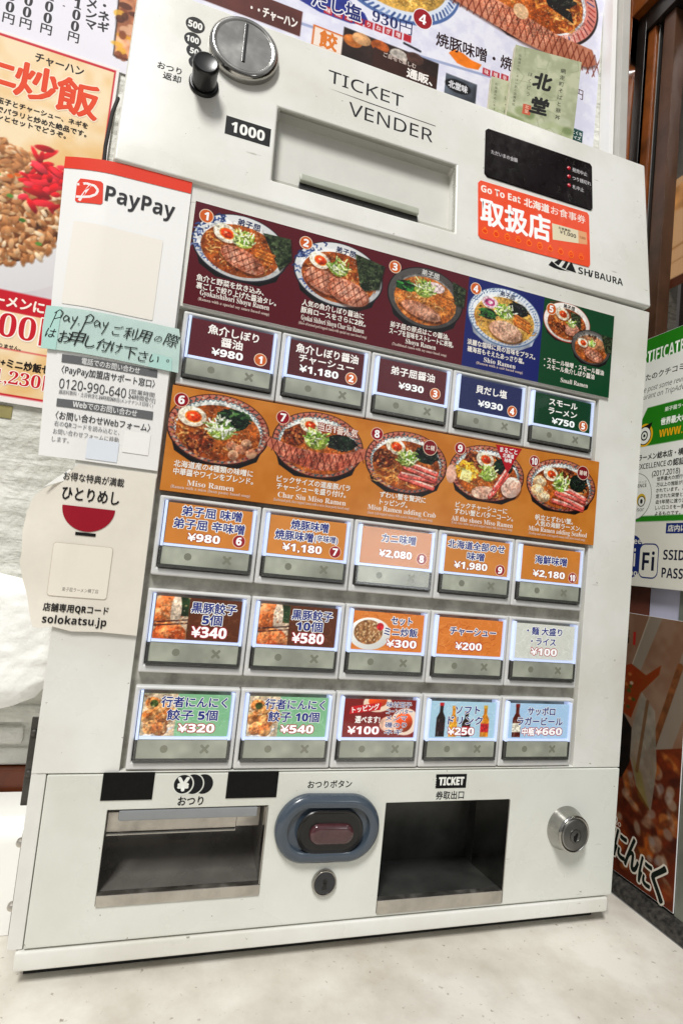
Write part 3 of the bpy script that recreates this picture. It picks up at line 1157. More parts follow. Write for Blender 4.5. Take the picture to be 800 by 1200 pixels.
tag(obj('white_towel', bm, mat('white_terry', '#fbfbf8', .9, bump=.6, bscale=300), angle=80), 'fluffy white towel hanging on the wall left of the ticket machine', 'towel')
tag(obj('power_cable', tube(BM(), [(-.0835, .112, .405), (-.0858, .106, .385), (-.0872, .104, .35), (-.085, .104, .30), (-.088, .108, .20)], .0017), M_RUBBER_SHADE), 'thin black cable running down wall beside the fried rice poster', 'cable')

# ------------------------------------------------------------------ the ticket machine
VM = thing('ticket_vending_machine', 'white desktop ticket vending machine with four rows of lit menu buttons', 'ticket machine', (.193, .05, ZC))
XL, XR = -.0610, .4472
# cabinet shell (open front)
bm = BM()
rbox(bm, XL, XL + .004, .0005, .112, -.2925, .276, .0008)
rbox(bm, XR - .004, XR, .0125, .112, -.2925, .276, .0008)
rbox(bm, XL, XR, .1125, .1165, -.2925, .44, .0008)
rbox(bm, XL + .0045, XR - .0045, .035, .112, .4375, .4415, .0008)
rbox(bm, XL, XL + .004, .035, .112, .2765, .437, .0008)
rbox(bm, XR - .004, XR, .035, .112, .2765, .437, .0008)
rbox(bm, XL, XL + .0098, .0002, .004, -.2925, -.1752, .0008)
obj('cabinet', bm, M_EDGE, VM)
obj('front_panel', slab(BM(), XL, XR, -.1748, .2762, [(-.0035, .3935, -.1738, .1765)], 0., .012, .0016), M_PANEL, VM)
LP = obj('lower_panel', slab(BM(), -.0505, XR - .0006, -.2915, -.1756, [(-.0080, .1093, -.2670, -.2005), (.2085, .3275, -.2893, -.2013)], -.0012, .010, .0012), M_LOWER, VM)
obj('plinth', rbox(BM(), -.0555, .4425, -.0022, .11, -.3060, -.2930, .002), M_PANEL, VM)
obj('gap_shade_block', rbox(BM(), -.050, .437, .0120, .105, ZC + .0003, -.3061), M_RUBBER_SHADE, VM)  # added black block standing in for the dark shade in the gap under the plinth
obj('backing_plate', rbox(BM(), -.0045, .3945, .0065, .0105, -.1745, .1772), M_BACK, VM)

# upper panel: leans back
ALPHA, THETA = math.radians(6.551), .0115
F = Matrix.Translation((0, -.003, .279)) @ Matrix.Rotation(-ALPHA, 4, 'X') @ Matrix.Rotation(-THETA, 4, 'Y')
obj('upper_panel', slab(BM(), -.0640, .4462, -.0040, .1605, [(.0550, .2222, .0170, .0857)], 0., .020, .0022, 3), M_PANEL, VM, F)
# note slot: a recess with five inner faces, a lip and the dark slit
NS = obj('note_slot', slab(BM(), .0545, .2227, .0165, .0862, [], .0135, .0155), M_RECESS, VM, F)
bm = BM()
for a in ((.0538, .0550, .0165, .0862), (.2222, .2234, .0165, .0862)):
    rbox(bm, a[0], a[1], .0025, .0133, a[2], a[3])
rbox(bm, .0550, .2222, .0025, .0133, .0857, .0868)
rbox(bm, .0550, .2222, .0025, .0133, .0158, .0170)
obj('recess_wall', bm, M_RECESS, NS, F)
obj('slot_lip', rbox(BM(), .0795, .1895, .0060, .0133, .0298, .0362, .0012), mat('slot_lip_plastic', '#b4b7a8', .35, noise=.15), NS, F)
obj('slit', rbox(BM(), .0795, .1895, .0095, .0133, .0240, .0297), M_BLACK, NS, F)
obj('clear_edge', slab(BM(), .0552, .2220, .0172, .0855, [(.0566, .2206, .0184, .0843)], .0004, .0030), glass_mat('clear_rim', (.86, .86, .84)), NS, F)

# coin slot and return lever
CS = obj('coin_slot', turn(BM(), .0222, .1252, [(.0287, .0), (.0287, -.0045), (.0280, -.0066), (.0262, -.0082), (.0240, -.0083), (.0233, -.0076), (.0225, -.0074), (.0005, -.0078)], n=72), M_CHROME, VM, F, angle=50)
obj('coin_opening', rbox(BM(), .0207, .0236, -.0082, -.0070, .1095, .1468, .0004), M_BLACK, CS, F)
RL = obj('return_lever', turn(BM(), -.0061, .0838, [(.0095, -.001), (.0098, -.014), (.0102, -.0185), (.0099, -.0202), (.0085, -.0212), (.0062, -.0205), (.001, -.0203)], n=48), M_BLACK, VM, F, angle=50)
obj('lever_collar', turn(BM(), -.0061, .0838, [(.0117, .0), (.0117, -.0016), (.0108, -.0026), (.009, -.0028)], n=48), M_BLACK, RL, F)

P = Print(y=-.0001)
for n, x, z, r in (('500', -.0180, .1366, .0076), ('100', -.0187, .1222, .0067), ('50', -.0163, .1118, .0063), ('10', -.0140, .1018, .0058)):
    P.ell(x, z, r, r * .98, '#17161a')
    P.txt(n, x, z, r * 1.15, r * (1.45 if len(n) == 3 else 1.05), col='#f2f2ee', bold=.015)
P.build('coin_value_mark', M_INK, VM, F)
P = Print(y=-.0001)
P.txt('おつり', -.0330, .0889, .0070, .0182, col='#1b1b1d', bold=.02)
P.txt('返却', -.0304, .0812, .0070, .0135, col='#1b1b1d', bold=.02)
P.build('return_lettering', M_INK, VM, F)
P = Print(y=-.0001)
P.rect(.0140, .0459, .0506, .0628, '#15141a')
P.txt('1000', .0323, .0543, .0132, .0270, col='#f4f4f0', bold=.015)
P.build('note_value_plate', M_INK, VM, F)
P = Print(y=-.0001)
P.txt('TICKET', .1312, .1333, .0128, .0712, col='#2a2b30', font='ss', fit=True, res=3)
P.txt('VENDER', .1565, .1078, .0132, .0812, col='#2a2b30', font='ss', fit=True, res=3)
P.poly([(.0951, .1208), (.1998, .1200), (.1998, .1193), (.135, .1196)], '#4a4a4c')
P.build('title_lettering', M_INK, VM, F)
P = Print(y=-.0001)
P.txt('SH', .3640, .0142, .0074, .0140, col='#2e2e30', font='sb', fit=True)
P.txt('i', .3728, .0142, .0078, .0022, col='#2e2e30', font='sb', fit=True, shear=.3)
P.txt('BAURA', .3938, .0146, .0074, .0342, col='#2e2e30', font='sb', fit=True)
P.poly([(.3225, .0105), (.3262, .0158), (.3330, .0120), (.3420, .0102), (.3470, .0100), (.3360, .0088), (.3290, .0090)], '#1f1f22')
P.poly([(.3290, .0150), (.3375, .0225), (.3405, .0225), (.3340, .0130)], '#1f1f22')
P.poly([(.3375, .0120), (.3440, .0225), (.3468, .0225), (.3420, .0115)], '#1f1f22')
P.poly([(.3425, .0110), (.3490, .0215), (.3545, .0105)], '#1f1f22')
P.build('maker_lettering', M_INK, VM, F)

DW = obj('display_window', prism(BM(), [(.2515 + a, .0838 + b) for a, b in [(.003, 0), (.1215, .0004), (.1236, .0026), (.1240, .0506), (.1215, .0535), (.003, .0522), (.0006, .0498), (0, .003)]], -.0012, .002, .0004), M_WINDOW, VM, F)
for z in (.1228, .1134, .1034):
    obj('indicator_light', turn(BM(), .3466, z, [(.0019, -.0012), (.0019, -.0018), (.0012, -.0023)], n=20), M_LED, DW, F)
P = Print(y=-.0014)
P.txt('ただいまの金額', .2725, .1115, .0050, .029, col='#d9d6d8', bold=.01)
P.build('amount_lettering', M_INK, DW, F)
P = Print(y=-.0014)
for t, z in (('発売中止', .1228), ('つり銭切れ', .1134), ('札中止', .1034)):
    P.txt(t, .3508, z, .0050, .0045 * len(t), al='l', col='#d9d6d8', bold=.01)
P.build('status_lettering', M_INK, DW, F)

# printed menu strips
P = Print(paint_soy_menu(), y=-.0019)
for x, n in ((.0078, '1'), (.0885, '2'), (.1682, '3'), (.2478, '4'), (.3293, '5')):
    badge(P, x, .2512, n)
for x, z, w in ((.041, .2533, .018), (.123, .2527, .017), (.202, .2530, .017), (.281, .2528, .016), (.349, .2575, .013), (.378, .2350, .010)):
    P.txt('弟子屈', x, z, .0072 * w / .022, w, rot=-.06, col='#26366e' if x < .15 else '#e8e6e2' if x < .22 else '#4a5878' if x < .3 else '#241a18', bold=.02)
SOY = [
    ('1', [('魚介と野菜を炊き込み、', .0062, .059, .2012), ('裏ごしで絞り上げた醤油タレ。', .0068, .0697, .1950)], ('Gyokaishibori Shoyu Ramen', .0101, .0647, .1893), ('(Ramen with a special soy sauce based soup)', .0093, .0653, .1842)),
    ('2', [('人気の魚介しぼり醤油に', .0908, .1445, .2011), ('豚肩ロースをさらに2枚。', .0905, .1470, .1950)], ('Gyokai Shibori Shoyu Char Siu Ramen', .0913, .1460, .1880), ('(Slices of braised pork topped ramen with special soy sauce based soup)', .0896, .1491, .1834)),
    ('3', [('弟子屈の原点はこの醤油。', .1690, .2260, .2004), ('スープを旨味をストレートに表現。', .1688, .2304, .1945)], ('Shoyu Ramen', .1846, .2137, .1880), ('(Traditional ramen with soy sauce based soup)', .1724, .2248, .1834)),
    ('4', [('淡麗な塩味に貝の旨味をプラス。', .2440, .3156, .2012), ('磯海苔もそえたあっさり塩。', .2447, .3041, .1947)], ('Shio Ramen', .2621, .2955, .1880), ('(Ramen with a salt based soup)', .2546, .3037, .1834)),
    ('5', [('・スモール味噌・スモール醤油', .3255, .3945, .2016), ('・スモール魚介しぼり醤油', .3259, .3838, .1956)], ('Small Ramen', .3456, .3770, .1855), None)]
MISO = [
    ('6', [('北海道産の4種類の味噌に', .0071, .0672, .0548), ('中華醤やワインをブレンド。', .0074, .0680, .0489)], ('Miso Ramen', .0183, .0539, .0412), ('(Ramen with a miso (bean paste) based soup)', .0067, .0670, .0367)),
    ('7', [('ビックサイズの道産豚バラ', .0866, .1483, .0542), ('チャーシューを盛り付け。', .0871, .1452, .0483)], ('Char Siu Miso Ramen', .0887, .1459, .0416), ('(Barbecued pork slices topped ramen with a miso (bean paste) based soup)', .0856, .1494, .0370)),
    ('8', [('ずわい蟹を贅沢に', .1750, .2176, .0532), ('トッピング。', .1756, .2009, .0470)], ('Miso Ramen adding Crab', .1654, .2285, .0408), ('(Snow crab topped ramen with a miso (bean paste) based soup)', .1655, .2259, .0364)),
    ('9', [('ビックチャーシューに', .2468, .2992, .0536), ('ずわい蟹とバターコーン。', .2462, .3060, .0478)], ('All the shoes Miso Ramen', .2438, .3063, .0414), ('(Crab, corn, butter and pork topped ramen with miso based soup)', .2442, .3062, .0372)),
    ('10', [('帆立とずわい蟹。', .3295, .3713, .0525), ('人気の海鮮ラーメン。', .3301, .3818, .0470)], ('Miso Ramen adding Seafood', .3232, .3883, .0410), ('(Scallop and snow crab topped ramen with miso based soup)', .3236, .3867, .0368))]


def captions(P, rows):
    for n, jp, en, sub in rows:
        for t, x0, x1, z in jp:
            P.txt(t, x0, z, .0056, x1 - x0, al='l', col='#f6f1ea', bold=.022)
        P.txt(en[0], en[1], en[3], .0062, en[2] - en[1], al='l', col='#f6efe8', font='fb')
        if sub: P.txt(sub[0], sub[1], sub[3], .0034, sub[2] - sub[1], al='l', col='#e2cfc6', font='fb', res=1)


captions(P, SOY)
bm = rbox(BM(), -.0015, .4025, -.0018, -.0002, .1782, .2610)
ms = obj('menu_strip', bm, mat('strip_edge', '#d8d4d0', .4), VM)
ms['label'] = 'maroon, navy and green menu strip with pictures of dishes 1 to 5'
P.build('printed_menu', M_GLOSS, ms)
P = Print(paint_miso_menu(), y=-.0021)
for x, n in ((.0067, '6'), (.0859, '7'), (.1672, '8'), (.2464, '9'), (.3238, '10')):
    badge(P, x, .1036, n, col='#a3142b')
P.txt('当店1番人気', .1330, .1010, .0075, .034, col='#f4e6da', out=('#a3142b', .0004), bold=.02, rot=-.03)
for x, z, t in ((.2172, .0995, 'カニ味噌'), (.3787, .1005, '海鮮味噌')):
    P.ell(x, z, .0068, .0068, '#e6cdb8')
    P.ell(x, z, .0062, .0062, '#8e1f2b')
    P.txt(t[:2], x - .0022, z, .0050, .0036, col='#f2e4d8', bold=.02)
    P.txt(t[2:], x + .0024, z, .0050, .0036, col='#f2e4d8', bold=.02)
P.poly([(.2816, .1128), (.3095, .1130), (.2960, .0886)], '#c01c30')
P.txt('まるごと', .2956, .1092, .0052, .0182, col='#ffffff', bold=.02)
P.txt('北海道', .2957, .1043, .0042, .0118, col='#ffffff', bold=.02)
P.txt('味噌', .2958, .1000, .0040, .0072, col='#ffffff', bold=.02)
captions(P, MISO)
ms = obj('menu_strip', rbox(BM(), -.0008, .3968, -.0020, .0060, .0332, .1140), mat('strip_edge_two', '#a8622a', .4), VM)
ms['label'] = 'orange brown menu strip with pictures of dishes 6 to 10'
P.build('printed_menu', M_GLOSS, ms)

# ------------------------------------------------------------------ selection buttons
PITCH = .078
ROWS = [(.1735, .1155), (.0298, -.0303), (-.0404, -.1023), (-.1120, -.1728)]
NAVY, MAROON = '#2a3a8c', '#66192a'


def swirl(cv, x0, z0, x1, z1, cols, n=70):
    for _ in range(n):
        x, z, t = RNG.uniform(x0, x1), RNG.uniform(z0, z1), RNG.uniform(0, 6.28)
        l = RNG.uniform(.001, .003)
        cv.line([(x + l * k * math.cos(t + k * .35), z + l * k * .7 * math.sin(t + k * .35)) for k in range(4)], .0005, RNG.choice(cols), a=.55)


def gyoza_pic(cv, x0, z0, x1, z1):
    cv.rect(x0, z0, x1, z1, '#c9b29a', tex=.3, ts=.01)
    w, h = x1 - x0, z1 - z0
    cv.rect(x0 + w * .55, z0 + h * .55, x1, z1, '#2e4426', tex=.5, ts=.006)
    cv.ell(x0 + w * .35, z0 + h * .62, w * .42, h * .5, '#c66c34', col2='#e3a878', ts=.006, shade=.3)
    cv.ell(x0 + w * .62, z0 + h * .66, w * .16, h * .42, '#d9c4b0', tex=.2, ts=.005, shade=.2)
    cv.ell(x0 + w * .5, z0 + h * .1, w * .5, h * .3, '#b9592a', col2='#dd9560', ts=.006, shade=.3)
    photo_grain(cv, [(x0 + w * .5, z0 + h * .4, w * .6, h * .6)])
    for s in (0, .08):
        cv.line([(x0, z0 + h * (.38 - s)), (x1, z0 + h * (.47 - s))], .0010, '#4a2626')
    for _ in range(30):
        cv.ell(RNG.uniform(x0, x1), RNG.uniform(z0, z1), .0009, .0006, RNG.choice(('#f0c8a0', '#8a3c1c', '#e8b080')), a=.6)


def garlic_pic(cv, x0, z0, x1, z1):
    w, h = x1 - x0, z1 - z0
    cv.rect(x0, z0, x1, z1, '#cdb79f', tex=.25, ts=.008)
    cv.poly([(x0, z0), (x0 + w * .7, z0), (x1, z0 + h * .25), (x0 + w * .5, z0 + h * .1)], '#dad4d4')
    for k, (u, v) in enumerate(((.3, .75), (.55, .62), (.2, .45), (.6, .38), (.85, .5), (.3, .2), (.55, .16))):
        cv.ell(x0 + u * w, z0 + v * h, w * .24, h * .16, '#b06a34', col2='#dca870', ts=.004, rot=.4 * (k % 3) - .3, shade=.35)
    cv.ell(x0 + w * .32, z0 + h * .76, w * .12, h * .09, '#4a5a2c', tex=.4, ts=.002)
    for _ in range(36):
        cv.ell(RNG.uniform(x0, x1), RNG.uniform(z0, z1), .0009, .0006, RNG.choice(('#f0d8b8', '#7a3c1c', '#e8c090')), a=.6)
    photo_grain(cv, [(x0 + w * .5, z0 + h * .5, w * .7, h * .7)])


def bottle(cv, x, z, w, h, col, cap, lab):
    cv.poly([(x - w / 2, z), (x + w / 2, z), (x + w / 2, z + h * .55), (x + w * .2, z + h * .72), (x + w * .2, z + h * .95), (x - w * .2, z + h * .95), (x - w * .2, z + h * .72), (x - w / 2, z + h * .55)], col, tex=.3, ts=.003)
    cv.line([(x - w * .22, z + .001), (x - w * .22, z + h * .5)], w * .14, '#ffffff', a=.25)
    cv.rect(x - w * .24, z + h * .9, x + w * .24, z + h, cap)
    cv.rect(x - w / 2, z + h * .15, x + w / 2, z + h * .42, lab, tex=.4, ts=.0012)


def make_card(i, x0, z0, x1, z1):
    w, h = x1 - x0, z1 - z0
    bgs = [MAROON, '#5e1824', '#64202c', '#222d62', '#124a2f', '#d08a3e', '#d28e46', '#cf8e5c', '#d28e46', '#cf8a40', '#6b3a20', '#6b3a20', '#e08c42', '#de8a3e', '#d9d8d0', '#8fbf98', '#8fbf98', '#8c2424', '#b5d2e2', '#b4cfe8']
    cv = Canvas(x0, z0, x1, z1, .0005, bgs[i])
    cv.seed = i
    if i in (5, 6, 7, 8, 9):
        cv.put((slice(None), slice(None)), np.full(cv.X.shape, -1.), bgs[i], tex=.05, ts=.02)
    if i in (10, 11):
        swirl(cv, x0 + .37 * w, z0, x1, z1, ('#8a5434', '#56301a', '#9c6644'))
        gyoza_pic(cv, x0, z0, x0 + .38 * w, z1)
    if i in (12, 13):
        swirl(cv, x0, z0, x1, z1, ('#ee9a54', '#b5541c', '#f4b070'), 110)
    if i == 14:
        swirl(cv, x0, z0, x1, z1, ('#efeee8', '#c4c3ba', '#f4f3ee'), 90)
    if i == 12:
        cv.ell(x0 + .24 * w, z0 + .42 * h, .29 * w, .42 * h, '#eceae6', shade=.12)
        cv.ell(x0 + .22 * w, z0 + .46 * h, .20 * w, .32 * h, '#a8784e', tex=.4, ts=.003)
        for _ in range(160):
            a, r = RNG.uniform(0, 6.28), math.sqrt(RNG.random())
            cv.ell(x0 + (.22 + .19 * r * math.cos(a)) * w, z0 + (.46 + .3 * r * math.sin(a)) * h, .0009, .0006, RNG.choice(('#d4ae82', '#8a5a36', '#e6cca6', '#b98a5c')), rot=RNG.uniform(0, 3))
        cv.ell(x0 + .38 * w, z0 + .62 * h, .05 * w, .1 * h, '#d02838', tex=.3, ts=.002)
    if i in (15, 16):
        swirl(cv, x0 + .36 * w, z0, x1, z1, ('#a9d2b0', '#76ab82', '#b8dcbe'), 60)
        garlic_pic(cv, x0, z0, x0 + .38 * w, z1)
    if i == 17:
        cv.ell(x0 + .45 * w, z0 + .9 * h, .2 * w, .24 * h, '#f0d8c4')
        cv.ell(x0 + .45 * w, z0 + .95 * h, .13 * w, .16 * h, '#e2571f', shade=.3)
        cv.ell(x0 + .86 * w, z0 + .42 * h, .2 * w, .36 * h, '#f2dccb')
        cv.ell(x0 + .84 * w, z0 + .40 * h, .13 * w, .26 * h, '#e2602a', shade=.4)
        cv.ell(x0 + .62 * w, z0 + .35 * h, .12 * w, .2 * h, '#eec6b0', tex=.2, ts=.004)
    if i == 18:
        swirl(cv, x0, z0, x1, z1, ('#d6e6ee', '#9cc0d4', '#e2eef2'), 70)
        bottle(cv, x0 + .16 * w, z0 + .03 * h, .13 * w, .93 * h, '#2a1a1c', '#c8242c', '#3a2428')
        bottle(cv, x0 + .35 * w, z0 + .03 * h, .12 * w, .85 * h, '#d9962a', '#e2a83c', '#e8b040')
        bottle(cv, x0 + .55 * w, z0 + .03 * h, .13 * w, .7 * h, '#2c1c18', '#b02028', '#a82830')
        bottle(cv, x0 + .84 * w, z0 + .03 * h, .13 * w, .88 * h, '#d88e20', '#d8b44c', '#c83038')
    if i == 19:
        swirl(cv, x0, z0, x1, z1, ('#cfe0f0', '#a2c0de', '#dce8f4'), 70)
        bottle(cv, x0 + .13 * w, z0 + .03 * h, .14 * w, .95 * h, '#6a2a1c', '#8a2820', '#dcd4c4')
    P = Print(cv, y=-.0020)

    def t(s, cx, cy, fw, fh, col='#f5f0ec', **k):
        P.txt(s, x0 + cx * w, z1 - cy * h, fh * h, fw * w, col=col, **k)

    def tj(s, a, b, cy, fh=.27, **k):
        if i >= 5:
            k.setdefault('out', ('#f3f1ee', .00055 if i < 15 else .0004))
            k.setdefault('col', NAVY)
        k.setdefault('bold', .028)
        t(s, (a + b) / 2, cy, b - a, fh, **k)

    def pr(s, a, b, cy, fh=.27):
        o = None if i < 5 else ('#a8442c', .0005) if i < 10 else ('#b81c3c', .0006)
        t('¥' + s, (a + b) / 2, cy, b - a, fh, col='#ffffff', bold=.02, out=o)

    def bd(n, cx, cy):
        badge(P, x0 + cx * w, z1 - cy * h, n, .0046, '#cf6c30' if i < 5 else '#a3142b')
    if i == 0: tj('魚介しぼり', .2, .82, .2); tj('醤油', .37, .63, .49); pr('980', .27, .65, .79); bd('1', .87, .76)
    if i == 1: tj('魚介しぼり醤油', .08, .92, .2); tj('チャーシュー', .13, .87, .48, .25); pr('1,180', .15, .67, .78); bd('2', .85, .77)
    if i == 2: tj('弟子屈醤油', .17, .82, .27); pr('930', .30, .67, .68); bd('3', .85, .72)
    if i == 3: tj('貝だし塩', .25, .75, .3); pr('930', .30, .70, .73); bd('4', .86, .78)
    if i == 4: tj('スモール', .25, .75, .21, .25); tj('ラーメン', .25, .75, .5, .25); pr('750', .32, .72, .81); bd('5', .88, .8)
    if i == 5: tj('弟子屈 味噌', .16, .87, .17); tj('弟子屈 辛味噌', .08, .92, .49); pr('980', .26, .64, .81); bd('6', .87, .79)
    if i == 6: tj('焼豚味噌', .27, .76, .19); tj('焼豚味噌', .08, .57, .49); tj('(辛味噌)', .59, .90, .50, .2, bold=.02); pr('1,180', .19, .70, .81); bd('7', .88, .80)
    if i == 7: tj('カニ味噌', .28, .77, .26); pr('2,080', .26, .73, .70); bd('8', .88, .74)
    if i == 8: tj('北海道全部のせ', .03, .93, .2, .25); tj('味噌', .34, .61, .5, .25); pr('1,980', .15, .67, .80); bd('9', .88, .82)
    if i == 9: tj('海鮮味噌', .22, .77, .37); pr('2,180', .20, .75, .80); bd('10', .89, .82)
    if i == 10: tj('黒豚餃子', .41, .94, .22); tj('5個', .55, .78, .5); pr('340', .44, .85, .80, .34)
    if i == 11: tj('黒豚餃子', .41, .94, .22); tj('10個', .48, .82, .5); pr('580', .44, .85, .80, .34)
    if i == 12: tj('セット', .53, .83, .2, .24); tj('ミニ炒飯', .44, .92, .49, .24); pr('300', .49, .92, .80)
    if i == 13: tj('チャーシュー', .18, .90, .36, .25); pr('200', .28, .69, .76)
    if i == 14: tj('・麺 大盛り', .18, .78, .2, .24); tj('・ライス', .26, .68, .5, .24); pr('100', .27, .71, .79)
    if i == 15: tj('行者にんにく', .20, .96, .19); tj('餃子 5個', .28, .86, .5); pr('320', .42, .84, .81)
    if i == 16: tj('行者にんにく', .20, .96, .19); tj('餃子 10個', .25, .90, .5); pr('540', .42, .84, .81)
    if i == 17:
        P.poly([(x0 + .07 * w, z1 - .40 * h), (x0 + .49 * w, z1 - .28 * h), (x0 + .51 * w, z1 - .08 * h), (x0 + .09 * w, z1 - .20 * h)], '#d0182c')
        t('トッピング', .29, .24, .37, .17, rot=.14, bold=.03)
        t('選べます!', .33, .54, .34, .2, out=('#8c1c24', .0003), bold=.03)
        pr('100', .07, .50, .82)
        for k, s in enumerate(('味付玉子', 'コーンバター', 'メンマ', '磯のり', 'ネギ')):
            P.txt(s, x0 + .58 * w, z1 - (.13 + .18 * k) * h,   .155 * h, (.155 + .05 * len(s)) * w * (1.0 if len(s) < 6 else .83), al='l', col=NAVY, out=('#f3f1ee', .0003), bold=.02)
    if i == 18: tj('ソフト', .37, .75, .23, .26); tj('ドリンク', .27, .80, .52, .26); pr('250', .28, .68, .82)
    if i == 19: tj('サッポロ', .30, .76, .22, .26); tj('ラガービール', .14, .90, .51, .26); t('中瓶', .33, .81, .2, .24, col='#ffffff', bold=.03, out=('#b81c3c', .0005)); pr('660', .45, .90, .80)
    return P


BL = ['maroon button 1 priced 980 yen', 'maroon button 2 priced 1,180 yen', 'maroon button 3 priced 930 yen', 'navy button 4 priced 930 yen', 'dark green button 5 priced 750 yen',
      'orange brown button 6 priced 980 yen', 'orange brown button 7 priced 1,180 yen', 'orange brown button 8 priced 2,080 yen', 'orange brown button 9 priced 1,980 yen', 'orange brown button 10 priced 2,180 yen',
      'brown button with dumpling picture priced 340 yen', 'brown button with dumpling picture priced 580 yen', 'orange button with fried rice picture priced 300 yen', 'plain orange button priced 200 yen', 'pale grey button priced 100 yen',
      'green button with dumpling picture priced 320 yen', 'green button with dumpling picture priced 540 yen', 'dark red toppings button priced 100 yen', 'pale blue button with soft drink bottles priced 250 yen', 'pale blue button with one beer bottle priced 660 yen']
GH = .0026
for r, (zt, zb) in enumerate(ROWS):
    proto = None
    H = zt - zb
    for c in range(5):
        i = r * 5 + c
        x0, x1 = c * PITCH, (c + 1) * PITCH
        lx0, lx1, lz1, lz0 = x0 + .0046, x1 - .0046, zt - .0036, zb + .0062
        ch = (lz1 - lz0) * .605
        card = (lx0 + .0026, lz1 - .0012 - ch, lx1 - .0026, lz1 - .0012)
        sz1 = card[1] - GH
        sz0 = lz0 + .0027
        if proto is None:
            b = obj('selection_button', slab(BM(), x0 + .0004, x1 - .0004, zb, zt, [(lx0 - .0006, lx1 + .0006, lz0 - .0006, lz1 + .0006)], -.0006, .0064, .0013, 3), M_FRAME, VM)
            bm = BM()
            rbox(bm, lx0, lx0 + .0020, -.0030, .006, card[1] - GH, lz1)
            rbox(bm, lx1 - .0020, lx1, -.0030, .006, card[1] - GH, lz1)
            rbox(bm, lx0 + .0024, lx1 - .0024, -.0027, .005, card[1] - GH + .0003, card[1] - .0003)
            g = obj('light_guide', bm, M_GUIDE, b)
            bm = BM()
            rbox(bm, lx0, lx1, -.0030, .006, lz0, sz0 - .0002, .0004)
            rbox(bm, lx0, lx0 + .0016, -.0030, .006, sz0, card[1] - GH - .0003)
            rbox(bm, lx1 - .0016, lx1, -.0030, .006, sz0, card[1] - GH - .0003)
            d = obj('lower_bezel', bm, M_DARK, b)
            l = obj('lens', rbox(BM(), lx0, lx1, -.0044, -.0032, lz0 + .0006, lz1, .0005), M_LENS, b)
            cv = Canvas(lx0 + .0017, sz0, lx1 - .0017, sz1, .0006, '#bbbbae')
            cv.put((slice(None), slice(None)), np.full(cv.X.shape, -1.), '#bfbfb2', tex=.14, ts=.018)
            P = Print(cv, y=-.0022)
            zc = (sz0 + sz1) / 2
            P.ell(lx0 + .021, zc, .0028, .0028, '#9c9b8c')
            P.txt('×', lx0 + .0505, zc, .0062, .0062, col='#9c9b8c', bold=.03, fit=True)
            s_ = P.build('indicator_strip', M_PRINT, b)
            proto = (b, [g, d, l, s_])
        else:
            pb, pk = proto
            b = pb.copy()
            place(b, Matrix.Translation((c * PITCH, 0, 0)) @ MW[pb.name], VM)
            for o in pk:
                n = o.copy()
                place(n, Matrix.Translation((c * PITCH, 0, 0)) @ MW[o.name], b)
        b['label'] = BL[i]
        make_card(i, *card).build('label_card', M_BACKLIT, b)

# ------------------------------------------------------------------ trays, change button and locks on the lower panel
prof = [(.0, -.2005), (.012, -.2025), (.030, -.2055), (.044, -.2125), (.050, -.2240), (.050, -.2380), (.042, -.2500), (.025, -.2572), (.003, -.2587)]
bm = BM()
xa, xb = -.0079, .1092
A = [bm.verts.new((xa, y, z)) for y, z in prof]
B = [bm.verts.new((xb, y, z)) for y, z in prof]
for k in range(len(prof) - 1):
    bm.faces.new((A[k], A[k + 1], B[k + 1], B[k]))
bm.faces.new(A)
bm.faces.new(B)
CT = obj('change_tray', bm, mat('tray_pan_steel', '#8f8b85', .32, metal=.55, noise=.5, nscale=14, rvar=.12), VM, angle=50)
obj('tray_lip', rbox(BM(), -.0079, .1092, -.0024, .004, -.2669, -.2589, .0006), M_STEEL, CT)
obj('tray_edge', rbox(BM(), .1079, .1092, -.0020, .006, -.2587, -.2006, .0003), M_CHROME, CT)
bm = BM()
rbox(bm, -.0074, .0885, .0150, .0165, -.2235, -.2090, .0004)
rbox(bm, .0889, .1074, .0170, .0185, -.2235, -.2090, .0004)
obj('tray_baffle', bm, M_STEEL, CT)
obj('baffle_rim', rbox(BM(), -.0074, .0885, .0135, .0165, -.2255, -.2237, .0006), M_CHROME, CT)
obj('tray_flap', rbox(BM(), .0, .1012, -.0016, .004, -.2085, -.2012, .0012), mat('grey_flap', '#8b8e90', .2, noise=.1), CT)
prof = [(.0, -.2013), (.045, -.2013), (.062, -.2250), (.066, -.2840), (.001, -.2790)]
bm = BM()
xa, xb = .2086, .3274
A = [bm.verts.new((xa, y, z)) for y, z in prof]
B = [bm.verts.new((xb, y, z)) for y, z in prof]
for k in range(len(prof) - 1):
    bm.faces.new((A[k], A[k + 1], B[k + 1], B[k]))
bm.faces.new(A)
bm.faces.new(B)
TT = obj('ticket_tray', bm, M_TRAY2, VM, angle=20)
obj('tray_lip', rbox(BM(), .2086, .3262, -.0024, .004, -.2892, -.2785, .0006), M_STEEL, TT)
obj('tray_edge', rbox(BM(), .3263, .3274, -.0020, .05, -.2890, -.2014, .0003), M_CHROME, TT)

